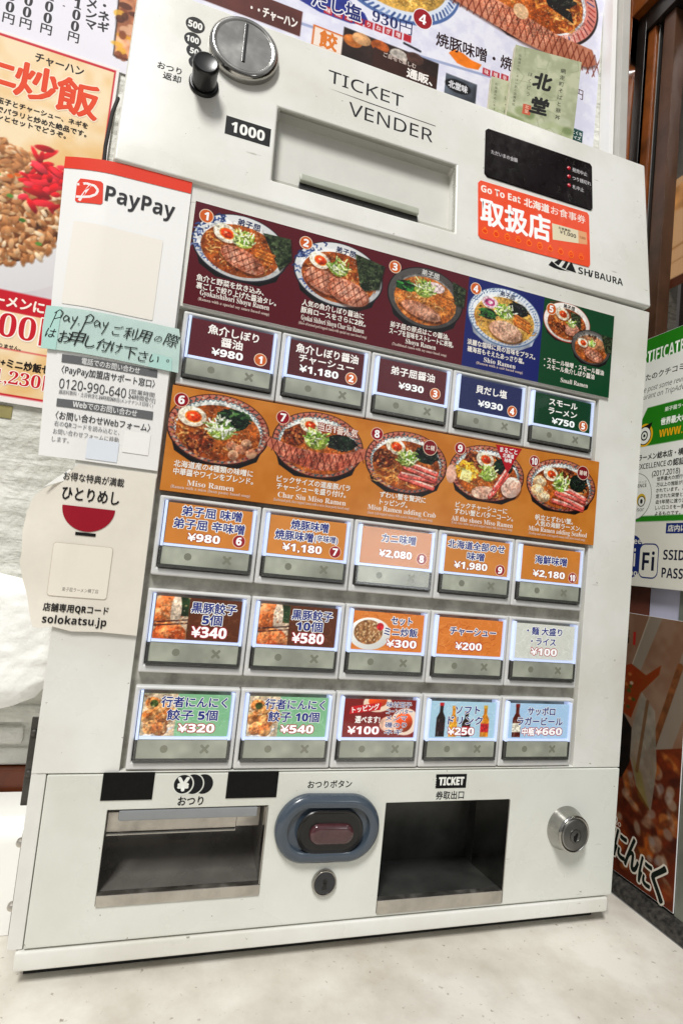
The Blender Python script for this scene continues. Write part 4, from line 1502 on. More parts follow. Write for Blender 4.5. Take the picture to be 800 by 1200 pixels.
TL = -.025
BZ = obj('change_button', turn(BM(), .1592, -.2183, [(.0262, -.001), (.0262, -.0046), (.0250, -.0066), (.0225, -.0080), (.0195, -.0080), (.0172, -.0072), (.0168, -.003), (.001, -.003)], hl=.0172, n=72, tilt=TL), M_BLUE, VM, angle=45)
obj('button_well', turn(BM(), .1604, -.2200, [(.0167, -.0066), (.0160, -.0074), (.0140, -.0066), (.0110, -.0050), (.001, -.0048)], hl=.0108, n=64, tilt=TL), M_BLACK, BZ, angle=45)
obj('push_button', turn(BM(), .1612, -.2210, [(.0078, -.0045), (.0076, -.0085), (.0066, -.0098), (.004, -.0102), (.0005, -.0103)], hl=.0106, n=56, tilt=TL), M_RED, BZ, angle=60)
KL = obj('key_lock', turn(BM(), .1608, -.2607, [(.0101, -.001), (.0101, -.0036), (.0096, -.0042), (.0088, -.0042), (.0086, -.0034), (.0005, -.0033)], n=48), M_CHROME, VM, angle=45)
obj('lock_face', turn(BM(), .1608, -.2607, [(.0085, -.0030), (.0085, -.0040), (.0078, -.0045), (.0005, -.0046)], n=48), mat('grey_lock_face', '#2b2d30', .3, noise=.2), KL)
bm = BM()
turn(bm, .1608, -.2590, [(.0018, -.0044), (.0018, -.0049), (.0005, -.0049)], n=20)
prism(bm, [(.1598, -.2600), (.1588, -.2650), (.1628, -.2650), (.1618, -.2600)], -.0049, -.0042)
obj('key_hole', bm, M_BLACK, KL)
DL = obj('door_lock', turn(BM(), .3886, -.2282, [(.0196, -.001), (.0190, -.0035), (.0178, -.0060), (.0166, -.0125), (.0160, -.0140), (.0150, -.0146), (.0138, -.0140), (.0005, -.0138)], n=64), M_CHROME, VM, angle=40)
obj('lock_cylinder', turn(BM(), .3886, -.2282, [(.0135, -.0136), (.0135, -.0146), (.0128, -.0151), (.0005, -.0152)], n=48), mat('satin_cylinder', '#9a9996', .35, metal=1, rvar=.1), DL)
obj('key_hole', prism(BM(), [(.3893, -.2340), (.3872, -.2330), (.3868, -.2290), (.3885, -.2284), (.3898, -.2262), (.3914, -.2268), (.3906, -.2300)], -.0156, -.0148), M_BLACK, DL)
obj('chrome_key_edge', turn(BM(), .3886, -.2290, [(.0062, -.0150), (.0062, -.0154), (.0050, -.0154), (.0050, -.0151)], n=32), M_CHROME, DL)

P = Print(y=-.00135)
for x in (.0575, .0500):
    P.ell(x, -.1831, .0072, .0072, '#26272a')
    P.ell(x - .0072, -.1831, .0078, .0078, '#dfe1da')
P.ell(.0428, -.1830, .0068, .0068, '#26272a')
P.txt('¥', .0428, -.1830, .0092, .0078, col='#eceee8', bold=.05, fit=True)
P.txt('おつり', .0497, -.1953, .0074, .0185, col='#1f2022', bold=.02)
P.build('change_mark', M_INK, VM)
P = Print(y=-.00135)
P.txt('おつりボタン', .1578, -.1850, .0066, .0370, col='#1f2022', bold=.015)
P.build('button_lettering', M_INK, VM)
P = Print(y=-.00135)
x0, x1, z0, z1 = .2520, .2817, -.1903, -.1785
pts = [(x0, z0)]
for k in range(6):
    zz = z0 + (z1 - z0) * k / 6
    pts += [(x0 + .0009, zz + .0006), (x0, zz + .0014)]
P.poly([(x1, z1), (x0, z1)] + pts[1:-2][::-1] + [(x0, z0), (x1, z0)], '#1a1a1c')
P.txt('TICKET', .2673, -.1844, .0066, .0240, col='#f2f3ee', bold=.03, fit=True)
P.txt('券取出口', .2670, -.1961, .0074, .0268, col='#1f2022', bold=.015)
P.build('ticket_lettering', M_INK, VM)
for xa, xb, zt_ in ((-.0138, .0217, -.1738), (.0752, .1146, -.1744)):
    obj('blanking_plate', rbox(BM(), xa, xb, -.0018, -.0013, zt_ - .0197, zt_, .0002), mat('black_blanking', '#121212', .45, spec=.15, noise=.5, nscale=300), VM)
hp = obj('hinge_plate', rbox(BM(), -.0672, -.0600, .0135, .0155, -.2020, -.1400, .0006), M_BRASS, VM)
for z in (-.151, -.1795):
    obj('screw', turn(BM(), -.0645, z, [(.0026, .0135), (.0024, .0122), (.0014, .0116), (.0003, .0115)], n=20), M_BRASS, hp)
for z in (-.225, -.268):
    obj('rivet', turn(BM(), -.0625, z, [(.0030, .010), (.0030, .0075), (.002, .006), (.0003, .0055)], n=18), M_STEEL, VM)

# ------------------------------------------------------------------ papers stuck on the machine
M_SHEET = mat('white_card', '#efeeec', .5)


def sheet(name, pts, y0, th, material, deform=None, cuts=()):
    bm = BM()
    prism(bm, pts, y0, y0 + th)
    for ax, no in ((0, (1, 0, 0)), (1, (0, 0, 1))):
        for c in (cuts[ax] if cuts else ()):
            bmesh.ops.bisect_plane(bm, geom=list(bm.verts) + list(bm.edges) + list(bm.faces), plane_co=(c, 0, 0) if ax == 0 else (0, 0, c), plane_no=no)
    if deform:
        for v in bm.verts: v.co.y += deform(v.co.x, v.co.z)
    return obj(name, bm, material, angle=60)


def warp_of(f):
    def w(V):
        V = V.copy()
        V[:, 1] += f(V[:, 0], V[:, 2])
        return V
    return w


PC = ([-.062 - .003 * k for k in range(12)], [.047 + .0115 * k for k in range(20)])
SC = ([-.050 - .003 * k for k in range(14)], [-.072 + .006 * k for k in range(20)])
pd = lambda x, z: 1.6 * np.maximum(0, -.062 - x) ** 1.6 - .0024 * np.sin(np.clip((z - .047) / .229, 0, 1) * math.pi) ** 2
ps = sheet('payment_sign', [(-.0858, .0472), (-.0040, .0470), (-.0058, .2765), (-.0975, .2720)], -.0014, .0006, M_SHEET, pd, PC)
tag(ps, 'tall white payment sign with red top band hanging left of the menu buttons', 'sign')
P = Print(y=-.0017, cuts=PC)
P.poly([(-.0972, .2628), (-.0059, .2656), (-.0058, .2764), (-.0975, .2719)], '#e8492b')
P.poly([(-.0845, .2560), (-.0700, .2562), (-.0683, .2548), (-.0668, .2400), (-.0680, .2384), (-.0845, .2372), (-.0860, .2384), (-.0865, .2520)], '#e94a30')
P.line([(-.0832, .2387), (-.0795, .2468), (-.0765, .2530)], .0020, '#f4f1ef')
P.line([(-.0862, .2510), (-.0800, .2528), (-.0740, .2520), (-.0712, .2490), (-.0722, .2455), (-.0760, .2430), (-.0815, .2418), (-.0858, .2415)], .0018, '#f4f1ef')
P.txt('PayPay', -.0408, .2463, .0165, .0500, col='#35343a', font='sb', res=3)
P.rect(-.0846, .1590, -.0214, .2226, '#f2eee6', r=.001)
P.poly([(-.0790, .1160), (-.0128, .1168), (-.0132, .1226), (-.0792, .1219)], '#77787a')
P.txt('電話でのお問い合わせ', -.0455, .1193, .0052, .0400, col='#e3e3e2', bold=.015, rot=.012)
P.txt('〈PayPay加盟店サポート窓口〉', -.0460, .1108, .0064, .0645, col='#4c4c50', bold=.01, font='ss', rot=.012)
P.txt('0120-990-640', -.0557, .1008, .0098, .0455, col='#4c4c50', font='ss', rot=.008)
P.txt('[営業時間', -.0220, .1030, .0040, .0180, col='#66666a')
P.txt('24時間受付]', -.0215, .0990, .0040, .0190, col='#66666a')
P.txt('通話料無料・土日祝含む24時間365日(メンテナンス日除く)', -.0456, .0947, .0036, .0650, col='#77777a', res=1, rot=.015)
P.poly([(-.0784, .0837), (-.0121, .0846), (-.0124, .0908), (-.0786, .0894)], '#77787a')
P.txt('Webでのお問い合わせ', -.0455, .0872, .0054, .0440, col='#e3e3e2', bold=.015, rot=.012)
P.txt('〈お問い合わせWebフォーム〉', -.0455, .0778, .0064, .0650, col='#4c4c50', bold=.01, font='ss', rot=.012)
for k, t in enumerate(('右のQRコードを読み込むと、', 'お問い合わせフォームに移動', 'します。')):
    P.txt(t, -.0782, .0712 - .0056 * k, .0044, .0445 if k < 2 else .0115, al='l', col='#8a8a8c')
P.rect(-.0545, .0490, -.0330, .0640, '#e6ebf2')
P.rect(-.0305, .0575, -.0120, .0737, '#f6f5f3')
P.build('printed_face', M_PAPER, ps, warp=warp_of(pd))

M_TAPE = mat('pale_green_tape', '#cfe9e2', .45, noise=.12, nscale=40, bump=.2, bscale=50)
M_TAPE.node_tree.nodes['Principled BSDF'].inputs['Alpha'].default_value = .86
tp = sheet('masking_tape', [(-.0940, .1242), (-.0950, .1400), (-.0944, .1556), (-.05, .1566), (-.0016, .1564), (.0004, .1480), (.0018, .1230), (-.045, .1242)], -.0029, .0004, M_TAPE, pd, PC)
tag(tp, 'pale green strip of tape with handwriting stuck across the white payment sign', 'tape note')
P = Print(y=-.0033, cuts=PC)
P.poly([(-.0940, .1242), (-.0838, .1240), (-.0836, .1558), (-.0943, .1556)], '#bfe0d9')
P.poly([(-.0200, .1234), (-.0030, .1230), (-.0040, .1330), (-.0180, .1340)], '#bfe0d9')
hand = random.Random(5)


def script(t, x, z, h, pitch, slope, font='sb', sh=.2, sizes=None):
    for k, c in enumerate(t):
        s_ = h * .84 * hand.uniform(.88, 1.12) * (sizes[k] if sizes else 1)
        P.txt(c, x + pitch * k + hand.uniform(-.0005, .0005), z + slope * k + hand.uniform(-.0007, .0007), s_, col='#1c2022', font=font, rot=hand.uniform(-.12, .08), shear=sh + hand.uniform(-.08, .08), fit=False)


def stroke(pts, w=.00065):
    P.line([(-.0905 + .1 * x * .42, .1405 + .1 * z * .42) for x, z in pts], w, '#1c2022')


for ox in (0, .50):      # the two written words, as pen strokes
    stroke([(.10 + ox, .28), (.02 + ox, -.02)])
    stroke([(.06 + ox, .24), (.14 + ox, .31), (.20 + ox, .27), (.17 + ox, .18), (.07 + ox, .14)])
    stroke([(.30 + ox, .20), (.25 + ox, .23), (.21 + ox, .17), (.23 + ox, .12), (.28 + ox, .15), (.31 + ox, .20), (.30 + ox, .13), (.33 + ox, .12)])
    stroke([(.36 + ox, .22), (.37 + ox, .15), (.41 + ox, .16)])
    stroke([(.44 + ox, .24), (.39 + ox, .09), (.35 + ox, .00)])
stroke([(.465, .11), (.475, .10)], .0014)
script('ご利用の際', -.0445, .1452, .0108, .0098, .0002, sizes=(.9, 1, 1.05, .7, 1.15))
script('はお申し付け下さい。', -.0880, .1352, .0118, .0090, -.0006, sizes=(.9, .95, 1.2, .95, 1.15, 1, 1.05, .9, .85, .8))
P.build('handwriting', M_INK, tp, warp=warp_of(pd))

sd = lambda x, z: 1.3 * np.maximum(0, -.058 - x) ** 1.5 + .0012 * np.sin(z * 90) * np.clip((-.05 - x) * 40, 0, 1) - .02 * np.maximum(0, -.066 - z)
cs = sheet('coupon_sheet', [(-.0035, -.0757), (-.0043, .0445), (-.0580, .0440), (-.0610, .0400), (-.0640, .0375), (-.0660, .0310), (-.0777, .0250), (-.0850, .0180), (-.0883, .0059), (-.0890, -.0080), (-.0875, -.0220), (-.0880, -.0300), (-.0845, -.0420), (-.0800, -.0530), (-.0770, -.0640), (-.0735, -.0735), (-.0690, -.0742), (-.0600, -.0725), (-.0480, -.0752), (-.0300, -.0745)], -.0021, .0005, mat('cream_paper', '#e9e2d5', .6, noise=.1, nscale=22, bump=.25, bscale=25), sd, SC)
tag(cs, 'torn cream paper sheet with a dark red bowl emblem below the payment sign', 'paper sheet')
bm = prism(BM(), [(-.0785, .0252), (-.0660, .0312), (-.0625, .0385), (-.0635, .0400)], -.0010, -.0004)
obj('curled_corner', bm, mat('white_paper_back', '#f7f6f2', .6), cs)
P = Print(y=-.0025, cuts=SC)
P.txt('お得な特典が満載', -.0465, .0346, .0066, .0410, col='#2a2828', bold=.01)
P.txt('ひとりめし', -.0471, .0225, .0110, .0385, col='#262425', bold=.02)
P.ell(-.0473, .0138, .0178, .0176, '#a51232', a0=180, a1=360)
P.rect(-.0540, -.0068, -.0404, -.0045, '#1c1a1b')
P.rect(-.0672, -.0512, -.0274, -.0132, '#cfc5b4', r=.002)
P.rect(-.0669, -.0509, -.0277, -.0135, '#eee8dc', r=.002)
P.txt('弟子屈ラーメン横丁店', -.0455, -.0458, .0032, .0240, col='#4a4644')
P.txt('店舗専用QRコード', -.0466, -.0594, .0062, .0432, col='#2a2828', bold=.018)
P.txt('solokatsu.jp', -.0465, -.0682, .0076, .0424, col='#242224', font='sb')
P.build('printed_face', M_PAPER, cs, warp=warp_of(sd))

M_ORANGE = mat('orange_vinyl', '#f04a1c', .35)
st = prism(BM(), [(.2485, .0178), (.3690, .0204), (.3710, .0235), (.3708, .0775), (.3685, .0802), (.2475, .0778), (.2450, .0745), (.2460, .0205)], -.0006, -.0002)
st = obj('coupon_sticker', st, M_ORANGE, None, F)
tag(st, 'bright orange sticker with white lettering below the black display window', 'sticker')
P = Print(y=-.0007)
P.txt('Go To Eat', .2695, .0700, .0098, .0428, col='#fff4ec', bold=.01, rot=.008)
P.txt('北海道', .3092, .0701, .0098, .0285, col='#fff4ec', bold=.03, rot=.012)
P.txt('お食事券', .3458, .0706, .0098, .0408, col='#fff4ec', bold=.005, rot=.012)
P.txt('取扱店', .2862, .0472, .0290, .0758, col='#ffffff', bold=.030, rot=.02, res=3)
P.poly([(.3272, .0385), (.3679, .0442), (.3671, .0574), (.3266, .0560)], '#e8dfc4')
P.poly([(.3575, .0428), (.3679, .0442), (.3671, .0574), (.3570, .0571)], '#e9b48a')
P.txt('お食事券', .3410, .0534, .0030, .014, col='#5a4a34', bold=.02)
P.txt('¥1,000', .3450, .0492, .0056, .0190, col='#3c3428')
P.txt('1,000', .3622, .0500, .0036, .0070, col='#a05a30')
for k in range(10):
    x = .2528 + k * .0119
    z = .0262 + .0002 * k
    P.ell(x, z, .0030, .0026 + .0005 * (k % 3), '#ff9a3c')
    P.ell(x, z, .0023, .0018 + .0005 * (k % 3), '#f04a1c')
    if k % 2: P.line([(x - .0022, z + .0035), (x + .0018, z + .0038)], .0007, '#ff9a3c')
    else: P.ell(x, z + .0034, .0010, .0010, '#ff9a3c')
    if k % 3 == 2: P.line([(x - .0016, z), (x + .0016, z + .0008)], .0006, '#ff9a3c')
P.build('lettering', M_INK, st, F)

# booklets standing on top of the machine
def booklet(fr_, w, h, th, label):
    t = obj('booklet', rbox(BM(), 0, w, 0, th, 0, h, .0004), mat('booklet_pages', '#d9d4bd', .7, noise=.2, nscale=200), None, fr_)
    tag(t, label, 'booklet', 'booklets on top of the machine')
    cv = Canvas(.0002, .0002, w - .0002, h - .0002, .0006, '#b9bda0')
    cv.put((slice(None), slice(None)), np.full(cv.X.shape, -1.), '#c2c5aa', col2='#aaaf92', ts=.012)
    cv.put((slice(None), slice(None)), np.full(cv.X.shape, -1.) + np.clip((cv.Z - .02) * 1, -1, 1) * 0, '#c4c8b4', a=.0)
    for _ in range(24):
        cv.ell(RNG.uniform(0, w), RNG.uniform(.02, .045), RNG.uniform(.004, .012), RNG.uniform(.003, .008), RNG.choice(('#7a8a54', '#c9ccb8', '#5f7340', '#aab48c')), a=.5, soft=5)
    for _ in range(14):
        x, z, t_ = RNG.uniform(0, w), RNG.uniform(.02, h), RNG.uniform(0, 3)
        cv.line([(x, z), (x + .01 * math.cos(t_), z + .01 * math.sin(t_)), (x + .018 * math.cos(t_ + .7), z + .018 * math.sin(t_ + .7))], .0006, '#858a6a', a=.5)
    P = Print(cv, y=-.0001)
    P.vtxt('北堂', w * .46, h * .70, .021, .029, col='#1c1c18', bold=.045, shear=.12)
    P.vtxt('ほくどう', w * .27, h * .74, .0056, .0078, col='#3a3a30')
    P.vtxt('網走町そばと豚丼', w * .74, h * .86, .0060, .0080, col='#2a2a24', bold=.01)
    P.vtxt('北海道の北にそば一筋の店蕎麦処', w * .085, h * .90, .0035, .0042, col='#4a4a3c', res=1)
    P.rect(w * .22, h * .34, w * .34, h * .44, '#c8674c')
    P.vtxt('北堂', w * .28, h * .415, .0045, .005, col='#e8d0b8')
    P.build('printed_cover', M_PAPER, t, fr_)
    return t


def stand(x, y, z, roll, lean, yaw):
    return Matrix.Translation((x, y, z)) @ Matrix.Rotation(yaw, 4, 'Z') @ Matrix.Rotation(-lean, 4, 'X') @ Matrix.Rotation(roll, 4, 'Y')


booklet(stand(.2925, .052, .4418, .06, .05, -.19), .0755, .1195, .0062, 'pale green booklet with brush lettering, nearer of two standing on the machine')
booklet(stand(.2765, .060, .4418, .03, .05, -.12), .0720, .0810, .0050, 'shorter pale booklet mostly hidden behind the nearer green booklet')

# ------------------------------------------------------------------ posters on the wall behind
def poster(name, label, cv, y, extra, frame=ID, edge='#eeeef0', cat='poster', outline=None, mat_=None, ink='lettering'):
    x0, x1, z0, z1 = cv.x[0], cv.x[-1], cv.z[0], cv.z[-1]
    o = obj(name, rbox(BM(), x0 - .0003, x1 + .0003, y, y + .0008, z0 - .0003, z1 + .0003), mat(name + '_edge', edge, .5), None, frame)
    tag(o, label, cat)
    P = Print(cv, y=y - .0001)
    extra(P)
    P.build('printed_face', mat_ or M_POSTER, o, frame)
    return o


# large menu poster on the right
cv = Canvas(-.0450, .50, .4668, .80, .0009, '#e9e9f4')
cv.put((slice(None), slice(None)), np.full(cv.X.shape, -1.), '#ececf6', col2='#e0e0f0', ts=.012)
# left bowl, lower rim only
b = Sub(cv, .178, .668, .086)
b.ell(0, 0, 1, .69, '#5b77ac')
b.ell(0, .02, .97, .66, '#dfe6f2')
for i in range(70):
    a = i / 70 * 6.283
    b.line([(.93 * math.cos(a), .64 * math.sin(a)), (.86 * math.cos(a + .05), .58 * math.sin(a + .05))], .03, RNG.choice(('#5b77ac', '#8fa4cc', '#3c5a94')))
b.ell(0, .02, .8, .54, '#d3aa58', tex=.3, ts=.1)
noodles(b, 0, 0, .7, .45, 60, ('#efd088', '#e0b45a', '#d39c3e'))
# blue brush mark
cv.poly([(.055, .600), (.070, .590), (.100, .584), (.135, .585), (.158, .592), (.150, .603), (.120, .615), (.090, .625), (.060, .620)], '#2f3f9a', tex=.15, ts=.01)
for k in range(9):
    x = .104 + k * .0118
    cv.rect(x, .5852 + k * .0006, x + .0098, .5938 + k * .0006, '#c23040')
cv.line([(.030, .5600), (.125, .5660), (.210, .5778), (.345, .5905)], .0032, '#a9b3d2')
cv.line([(.200, .5868), (.2205, .5846)], .0028, '#2b2b36')
# big bowl on the right with the grilled pork
b = Sub(cv, .352, .722, .108)
b.poly([(-.95, -.1), (-.6, -.52), (-.2, -.68), (.25, -.68), (.65, -.5), (.95, -.1)], '#23222b', tex=.3, ts=.2)
b.ell(0, 0, 1.0, .66, '#322325')
b.ell(0, .01, .975, .635, '#d98c80', col2='#e8b8ac', ts=.3)
for i in range(60):
    a = i / 60 * 6.283
    b.line([(.95 * math.cos(a), .62 * math.sin(a)), (.86 * math.cos(a + .06), .55 * math.sin(a + .06))], .018, RNG.choice(('#b8463e', '#7a3a44', '#4a5a8a', '#d0685a')))
b.ell(0, .0, .82, .52, '#dfe2e8')
b.ell(0, -.02, .78, .48, '#a85420', col2='#c87430', ts=.3, tex=.1)
bits(b, .7, .42, 80, ('#e0a050', '#7a3410', '#d08038'), .03)
mince(b, -.45, .02, .22)
noodles(b, .45, -.05, .25, .25, 40)
greens(b, .42, .05, .22, .12, 20, ('#1d2420', '#2a322f', '#121614', '#3a3a34'))
b.poly([(.22, .0), (.62, -.08), (.66, -.2), (.3, -.12)], '#1c1a18', tex=.3, ts=.1)
band = [(-1.10, -.50), (-1.04, -.28), (-.5, -.30), (0, -.36), (.45, -.42), (.95, -.42), (1.02, -.58), (.9, -.66), (.4, -.70), (0, -.68), (-.5, -.60)]
b.poly([(x + .01, z - .03) for x, z in band], '#4a2418', a=.6, soft=4)
b.poly(band, '#dc9c80', col2='#c07c60', ts=.12, shade=.1)
for i in range(26):
    x0 = -1.05 + i * .085
    for sg in (1, -1):
        zt_ = -.30 - .09 * (x0 + .9)
        b.line([(x0, zt_), (x0 + .1 * sg, zt_ - .27)], .014, '#7c3420', a=.8)
photo_grain(cv, [(.352, .715, .10, .065), (.178, .668, .07, .045)])
negi(b, -.15, .02, .2, 60)
b.ell(-.05, -.33, .1, .09, '#e8c49c', tex=.3, ts=.05)
# orange blob, red tags, photos along the bottom
cv.poly([(.256, .5965), (.262, .604), (.275, .603), (.285, .599), (.300, .598), (.296, .590), (.280, .587), (.268, .588)], '#ee8a24', tex=.1, ts=.01)
for k in range(4):
    cv.rect(.302 + k * .0125, .5875 + k * .0009, .3125 + k * .0125, .5955 + k * .0009, '#c23040')
cv.rect(-.0350, .5480, .0815, .5770, '#6b3a34', tex=.15, ts=.03)
cv.rect(-.0440, .5000, -.0350, .8, '#d8d4dc')
cv.rect(.0945, .5430, .1310, .5680, '#d97c34')
cv.rect(.0965, .5450, .1290, .5660, '#f0e4da')
cv.rect(.1285, .5200, .2450, .5785, '#3a2a26', tex=.4, ts=.02)
for p in ((.140, .566, '#d0803c'), (.150, .572, '#e0b080'), (.172, .572, '#b8642c'), (.195, .570, '#c8c0b8'), (.215, .5735, '#5a4038')):
    cv.ell(p[0], p[1], .011, .007, p[2], tex=.3, ts=.006)
cv.poly([(.165, .520), (.245, .520), (.245, .5600), (.165, .5690)], '#4a2e28', tex=.1, ts=.02)
cv.rect(.2550, .5200, .2965, .5712, '#5f6670', tex=.4, ts=.02)
cv.ell(.272, .560, .017, .008, '#1d1f24', tex=.4, ts=.006)
cv.rect(.4265, .5200, .4500, .5640, '#2f5a56')


def menu_text(P):
    P.txt('だし塩', .1180, .5990, .0200, .0560, col='#26357e', bold=.03, out=('#f2f2f8', .0011), rot=.04)
    P.txt('930円', .1835, .6055, .0180, .0490, col='#26306e', font='fb', rot=.04)
    for k, c in enumerate('味玉岩のりねぎ増'):
        P.txt(c, .1090 + k * .0118, .5896 + k * .0006, .0062, col='#f2dcdc', bold=.02)
    P.ell(.2195, .6245, .0125, .0125, '#f4eef2')
    P.ell(.2195, .6245, .0116, .0116, '#a8202e')
    P.txt('4', .2195, .6245, .0170, col='#ffffff')
    P.txt('焼豚味噌・焼豚味噌', .3150, .6120, .0185, .1530, col='#3a1c22', bold=.02, rot=.05)
    for k, c in enumerate('味噌辛口'):
        P.txt(c, .3072 + k * .0125, .5915 + k * .0009, .0062, col='#f2dcdc', bold=.02)
    P.txt('・・チャーハン', .052, .5600, .0130, .050, col='#f2ece8', bold=.03, rot=.03)
    P.txt('餃', .1128, .5556, .0205, col='#e08838', bold=.04)
    P.txt('ご自宅で楽しむ', .197, .5645, .0060, .040, col='#d8c8c0', bold=.02)
    P.txt('通販、', .2230, .5540, .0120, .0320, col='#f4f0ec', bold=.04)
    P.txt('北堂味', .2720, .5600, .0095, .0250, col='#dcdce0', bold=.04)
    P.txt('1,080円', .4200, .6110, .0150, .0520, col='#5a2028', font='fb')
    P.txt('おとくち', .4385, .5590, .0052, .0205, col='#e8f0ee', bold=.03)
    P.txt('サイズ', .4395, .5528, .0052, .0160, col='#e8f0ee', bold=.03)


poster('menu_poster', 'large pale wall poster of noodle dishes and prices behind the top of the machine', cv, .1295, menu_text)

# price list at top left
cv = Canvas(-.36, .4440, -.0460, .80, .0010, '#eceaf2')
cv.poly([(-.0962, .4585), (-.0990, .5200), (-.1010, .80), (-.05, .80), (-.05, .4600), (-.0930, .4570)], '#3a2a24')
cv.poly([(-.0950, .4595), (-.0975, .5200), (-.0995, .80), (-.05, .80), (-.05, .4610)], '#c8835e', col2='#e6b08a', ts=.02, tex=.3)
for _ in range(90):
    cv.ell(RNG.uniform(-.1, -.05), RNG.uniform(.46, .6), RNG.uniform(.003, .007), RNG.uniform(.002, .005), RNG.choice(('#e2a828', '#f0c04a', '#8a4a2c', '#5a2c1c', '#e8bc9c')), a=.8)


def price_text(P):
    for x, z, n in ((-.1320, .4630, '円00100円'), (-.1556, .4618, '円001'), (-.1730, .4607, '円001'), (-.1872, .4600, '円001'), (-.205, .459, '円008')):
        for k, c in enumerate(n[:4]):
            P.txt(c, x - .0002 * k, z + .0115 * k, .0112 if c == '円' else .0135, col='#3b393d', font='fb', bold=.02)
    P.txt('―', -.1440, .4905, .010, .0016, col='#3b393d', bold=.02)
    for x, z, t in ((-.1190, .4810, 'マンメりの'), (-.1080, .4835, 'ギネ・子玉')):
        for k, c in enumerate(t):
            P.txt(c, x - .0008 * k, z + .0108 * k, .0110, col='#3b393d', bold=.04)


poster('price_list', 'white price list with upright columns of black characters at the top left', cv, .1295, price_text, cat='price list')

# fried rice poster
cv = Canvas(-.40, .1040, -.0885, .4450, .0009, '#f3efec')
cv.rect(-.39, .1095, -.0910, .4425, '#d01f36')
cv.rect(-.388, .1128, -.0942, .4388, '#f3dcb6')
cv.put(cv.reg(-.388, -.0942, .1128, .4388), cv.X[cv.reg(-.388, -.0942, .1128, .4388)] * 0 - 1, '#f5e2c2', col2='#ecc890', ts=.035)
cv.poly([(-.388, .2050), (-.0942, .2020), (-.0942, .3120), (-.20, .3400), (-.388, .3500)], '#d8d4d8', tex=.05, ts=.05)
cv.ell(-.21, .262, .118, .068, '#ecebee', shade=.08)
cv.ell(-.205, .283, .090, .062, '#7a4a28', tex=.5, ts=.010, shade=.2)
for _ in range(1500):
    a, r = RNG.uniform(0, 6.28), math.sqrt(RNG.random())
    x, z = -.205 + .092 * r * math.cos(a), .283 + .064 * r * math.sin(a)
    t = RNG.uniform(0, 3.1)
    s_ = RNG.uniform(.0030, .0050)
    cv.ell(x + .0006, z - .0010, s_, s_ * .5, '#84522c', rot=t, a=.45)
    cv.ell(x, z, s_, s_ * .46, RNG.choice(('#d8ac80', '#c48c5e', '#e0bc94', '#b07a4c', '#cc9868', '#ecd6b8', '#bb8454')), rot=t, shade=.22)
for _ in range(34):
    cv.ell(-.205 + RNG.gauss(0, .045), .285 + RNG.gauss(0, .03), .0028, .0018, RNG.choice(('#4a7a34', '#6a9a48', '#e0722c')))
for _ in range(70):
    t = RNG.uniform(0, 3.1)
    x, z = -.1365 + RNG.gauss(0, .0085), .3140 + RNG.gauss(0, .0130)
    cv.ell(x, z, RNG.uniform(.004, .010), RNG.uniform(.0018, .0034), RNG.choice(('#e0202f', '#b01020', '#f04456', '#c8182a', '#e83444')), rot=t, shade=.4)
cv.rect(-.388, .1865, -.0942, .2055, '#d01f36')
cv.rect(-.388, .1518, -.0942, .1526, '#d01f36')


def rice_text(P):
    P.txt('チャーハン', -.1395, .4304, .0105, .0415, col='#2a1c18', bold=.03)
    for c, x, z, s in (('ミ', -.2200, .405, .034), ('ニ', -.1890, .4045, .032), ('炒', -.1560, .4055, .0355), ('飯', -.1205, .4035, .0365)):
        P.txt(c, x, z, s, s * .98, col='#e2452a', bold=.030, out=('#f9ead2', .0011), res=3, up=True)
        P.txt(c, x + .0005, z + .0004, s, s * .98, col='#e8582c', bold=.02, res=3)
    for t, z, x1 in (('ふわふわの玉子とチャーシュー、ネギを', .3792, -.1085), ('強火でパラリと炒めた絶品です。', .3708, -.1085), ('ラーメンとセットでどうぞ。', .3635, -.1255)):
        P.txt(t, x1, z, .0062, .0058 * len(t) * 1.02, al='r', col='#2a1c18', bold=.03)
    P.txt('お好きなラーメンに', -.1225, .1958, .0120, .0960, al='r', col='#fff2ea', bold=.035)
    P.txt('+300円', -.0990, .1735, .0300, .0900, al='r', col='#d01f36', font='fb', out=('#fff6ee', .0012), res=3)
    P.txt('単品の販売はしておりません。', -.1364, .1545, .0042, .0560, al='r', col='#3a2a22', bold=.02)
    P.txt('醤油ラーメン+ミニ炒飯セット', -.0965, .1395, .0088, .0980, al='r', col='#2a1c18', bold=.035)
    P.txt('1,230円', -.1010, .1265, .0165, .0540, al='r', col='#d01f36', font='fb', out=('#fff6ee', .0008), res=3)


poster('fried_rice_poster', 'red bordered poster of fried rice with orange title behind the payment sign', cv, .1275, rice_text)
tag(obj('olive_sticker', rbox(BM(), -.19, -.1365, .1300, .1310, .0900, .1015, .0004), mat('olive_card', '#9c925c', .5, noise=.2)), 'small olive yellow card on the wall just under fried rice poster', 'card')

# white trim between the menu poster and the window
def lean_post(name, x0, x1, z0, z1, dx, y0, y1, m):
    return obj(name, prism(BM(), [(x0, z0), (x1, z0), (x1 + dx, z1), (x0 + dx, z1)], y0, y1, .0008), m)


tag(lean_post('white_trim', .4840, .4905, .40, 1.0, -.030, .112, .1305, mat('white_trim_paint', '#f4f4f2', .4)), 'narrow bright white strip at right edge of the large menu poster', 'trim')
tag(lean_post('grey_post', .4912, .5030, .40, 1.0, -.028, .104, .1305, mat('grey_post_paint', '#c9c8c2', .45, noise=.1)), 'pale grey upright post between white trim and dark wooden window', 'post')

# ------------------------------------------------------------------ window wall on the right (plane x = .5, seen from inside)
W90 = Matrix.Rotation(-math.pi / 2, 4, 'Z')


def WF(x, y=0):
    """frame whose local x runs towards the viewer (-Y) and whose local -y faces the room (-X)"""
    return Matrix.Translation((x, y, 0)) @ W90


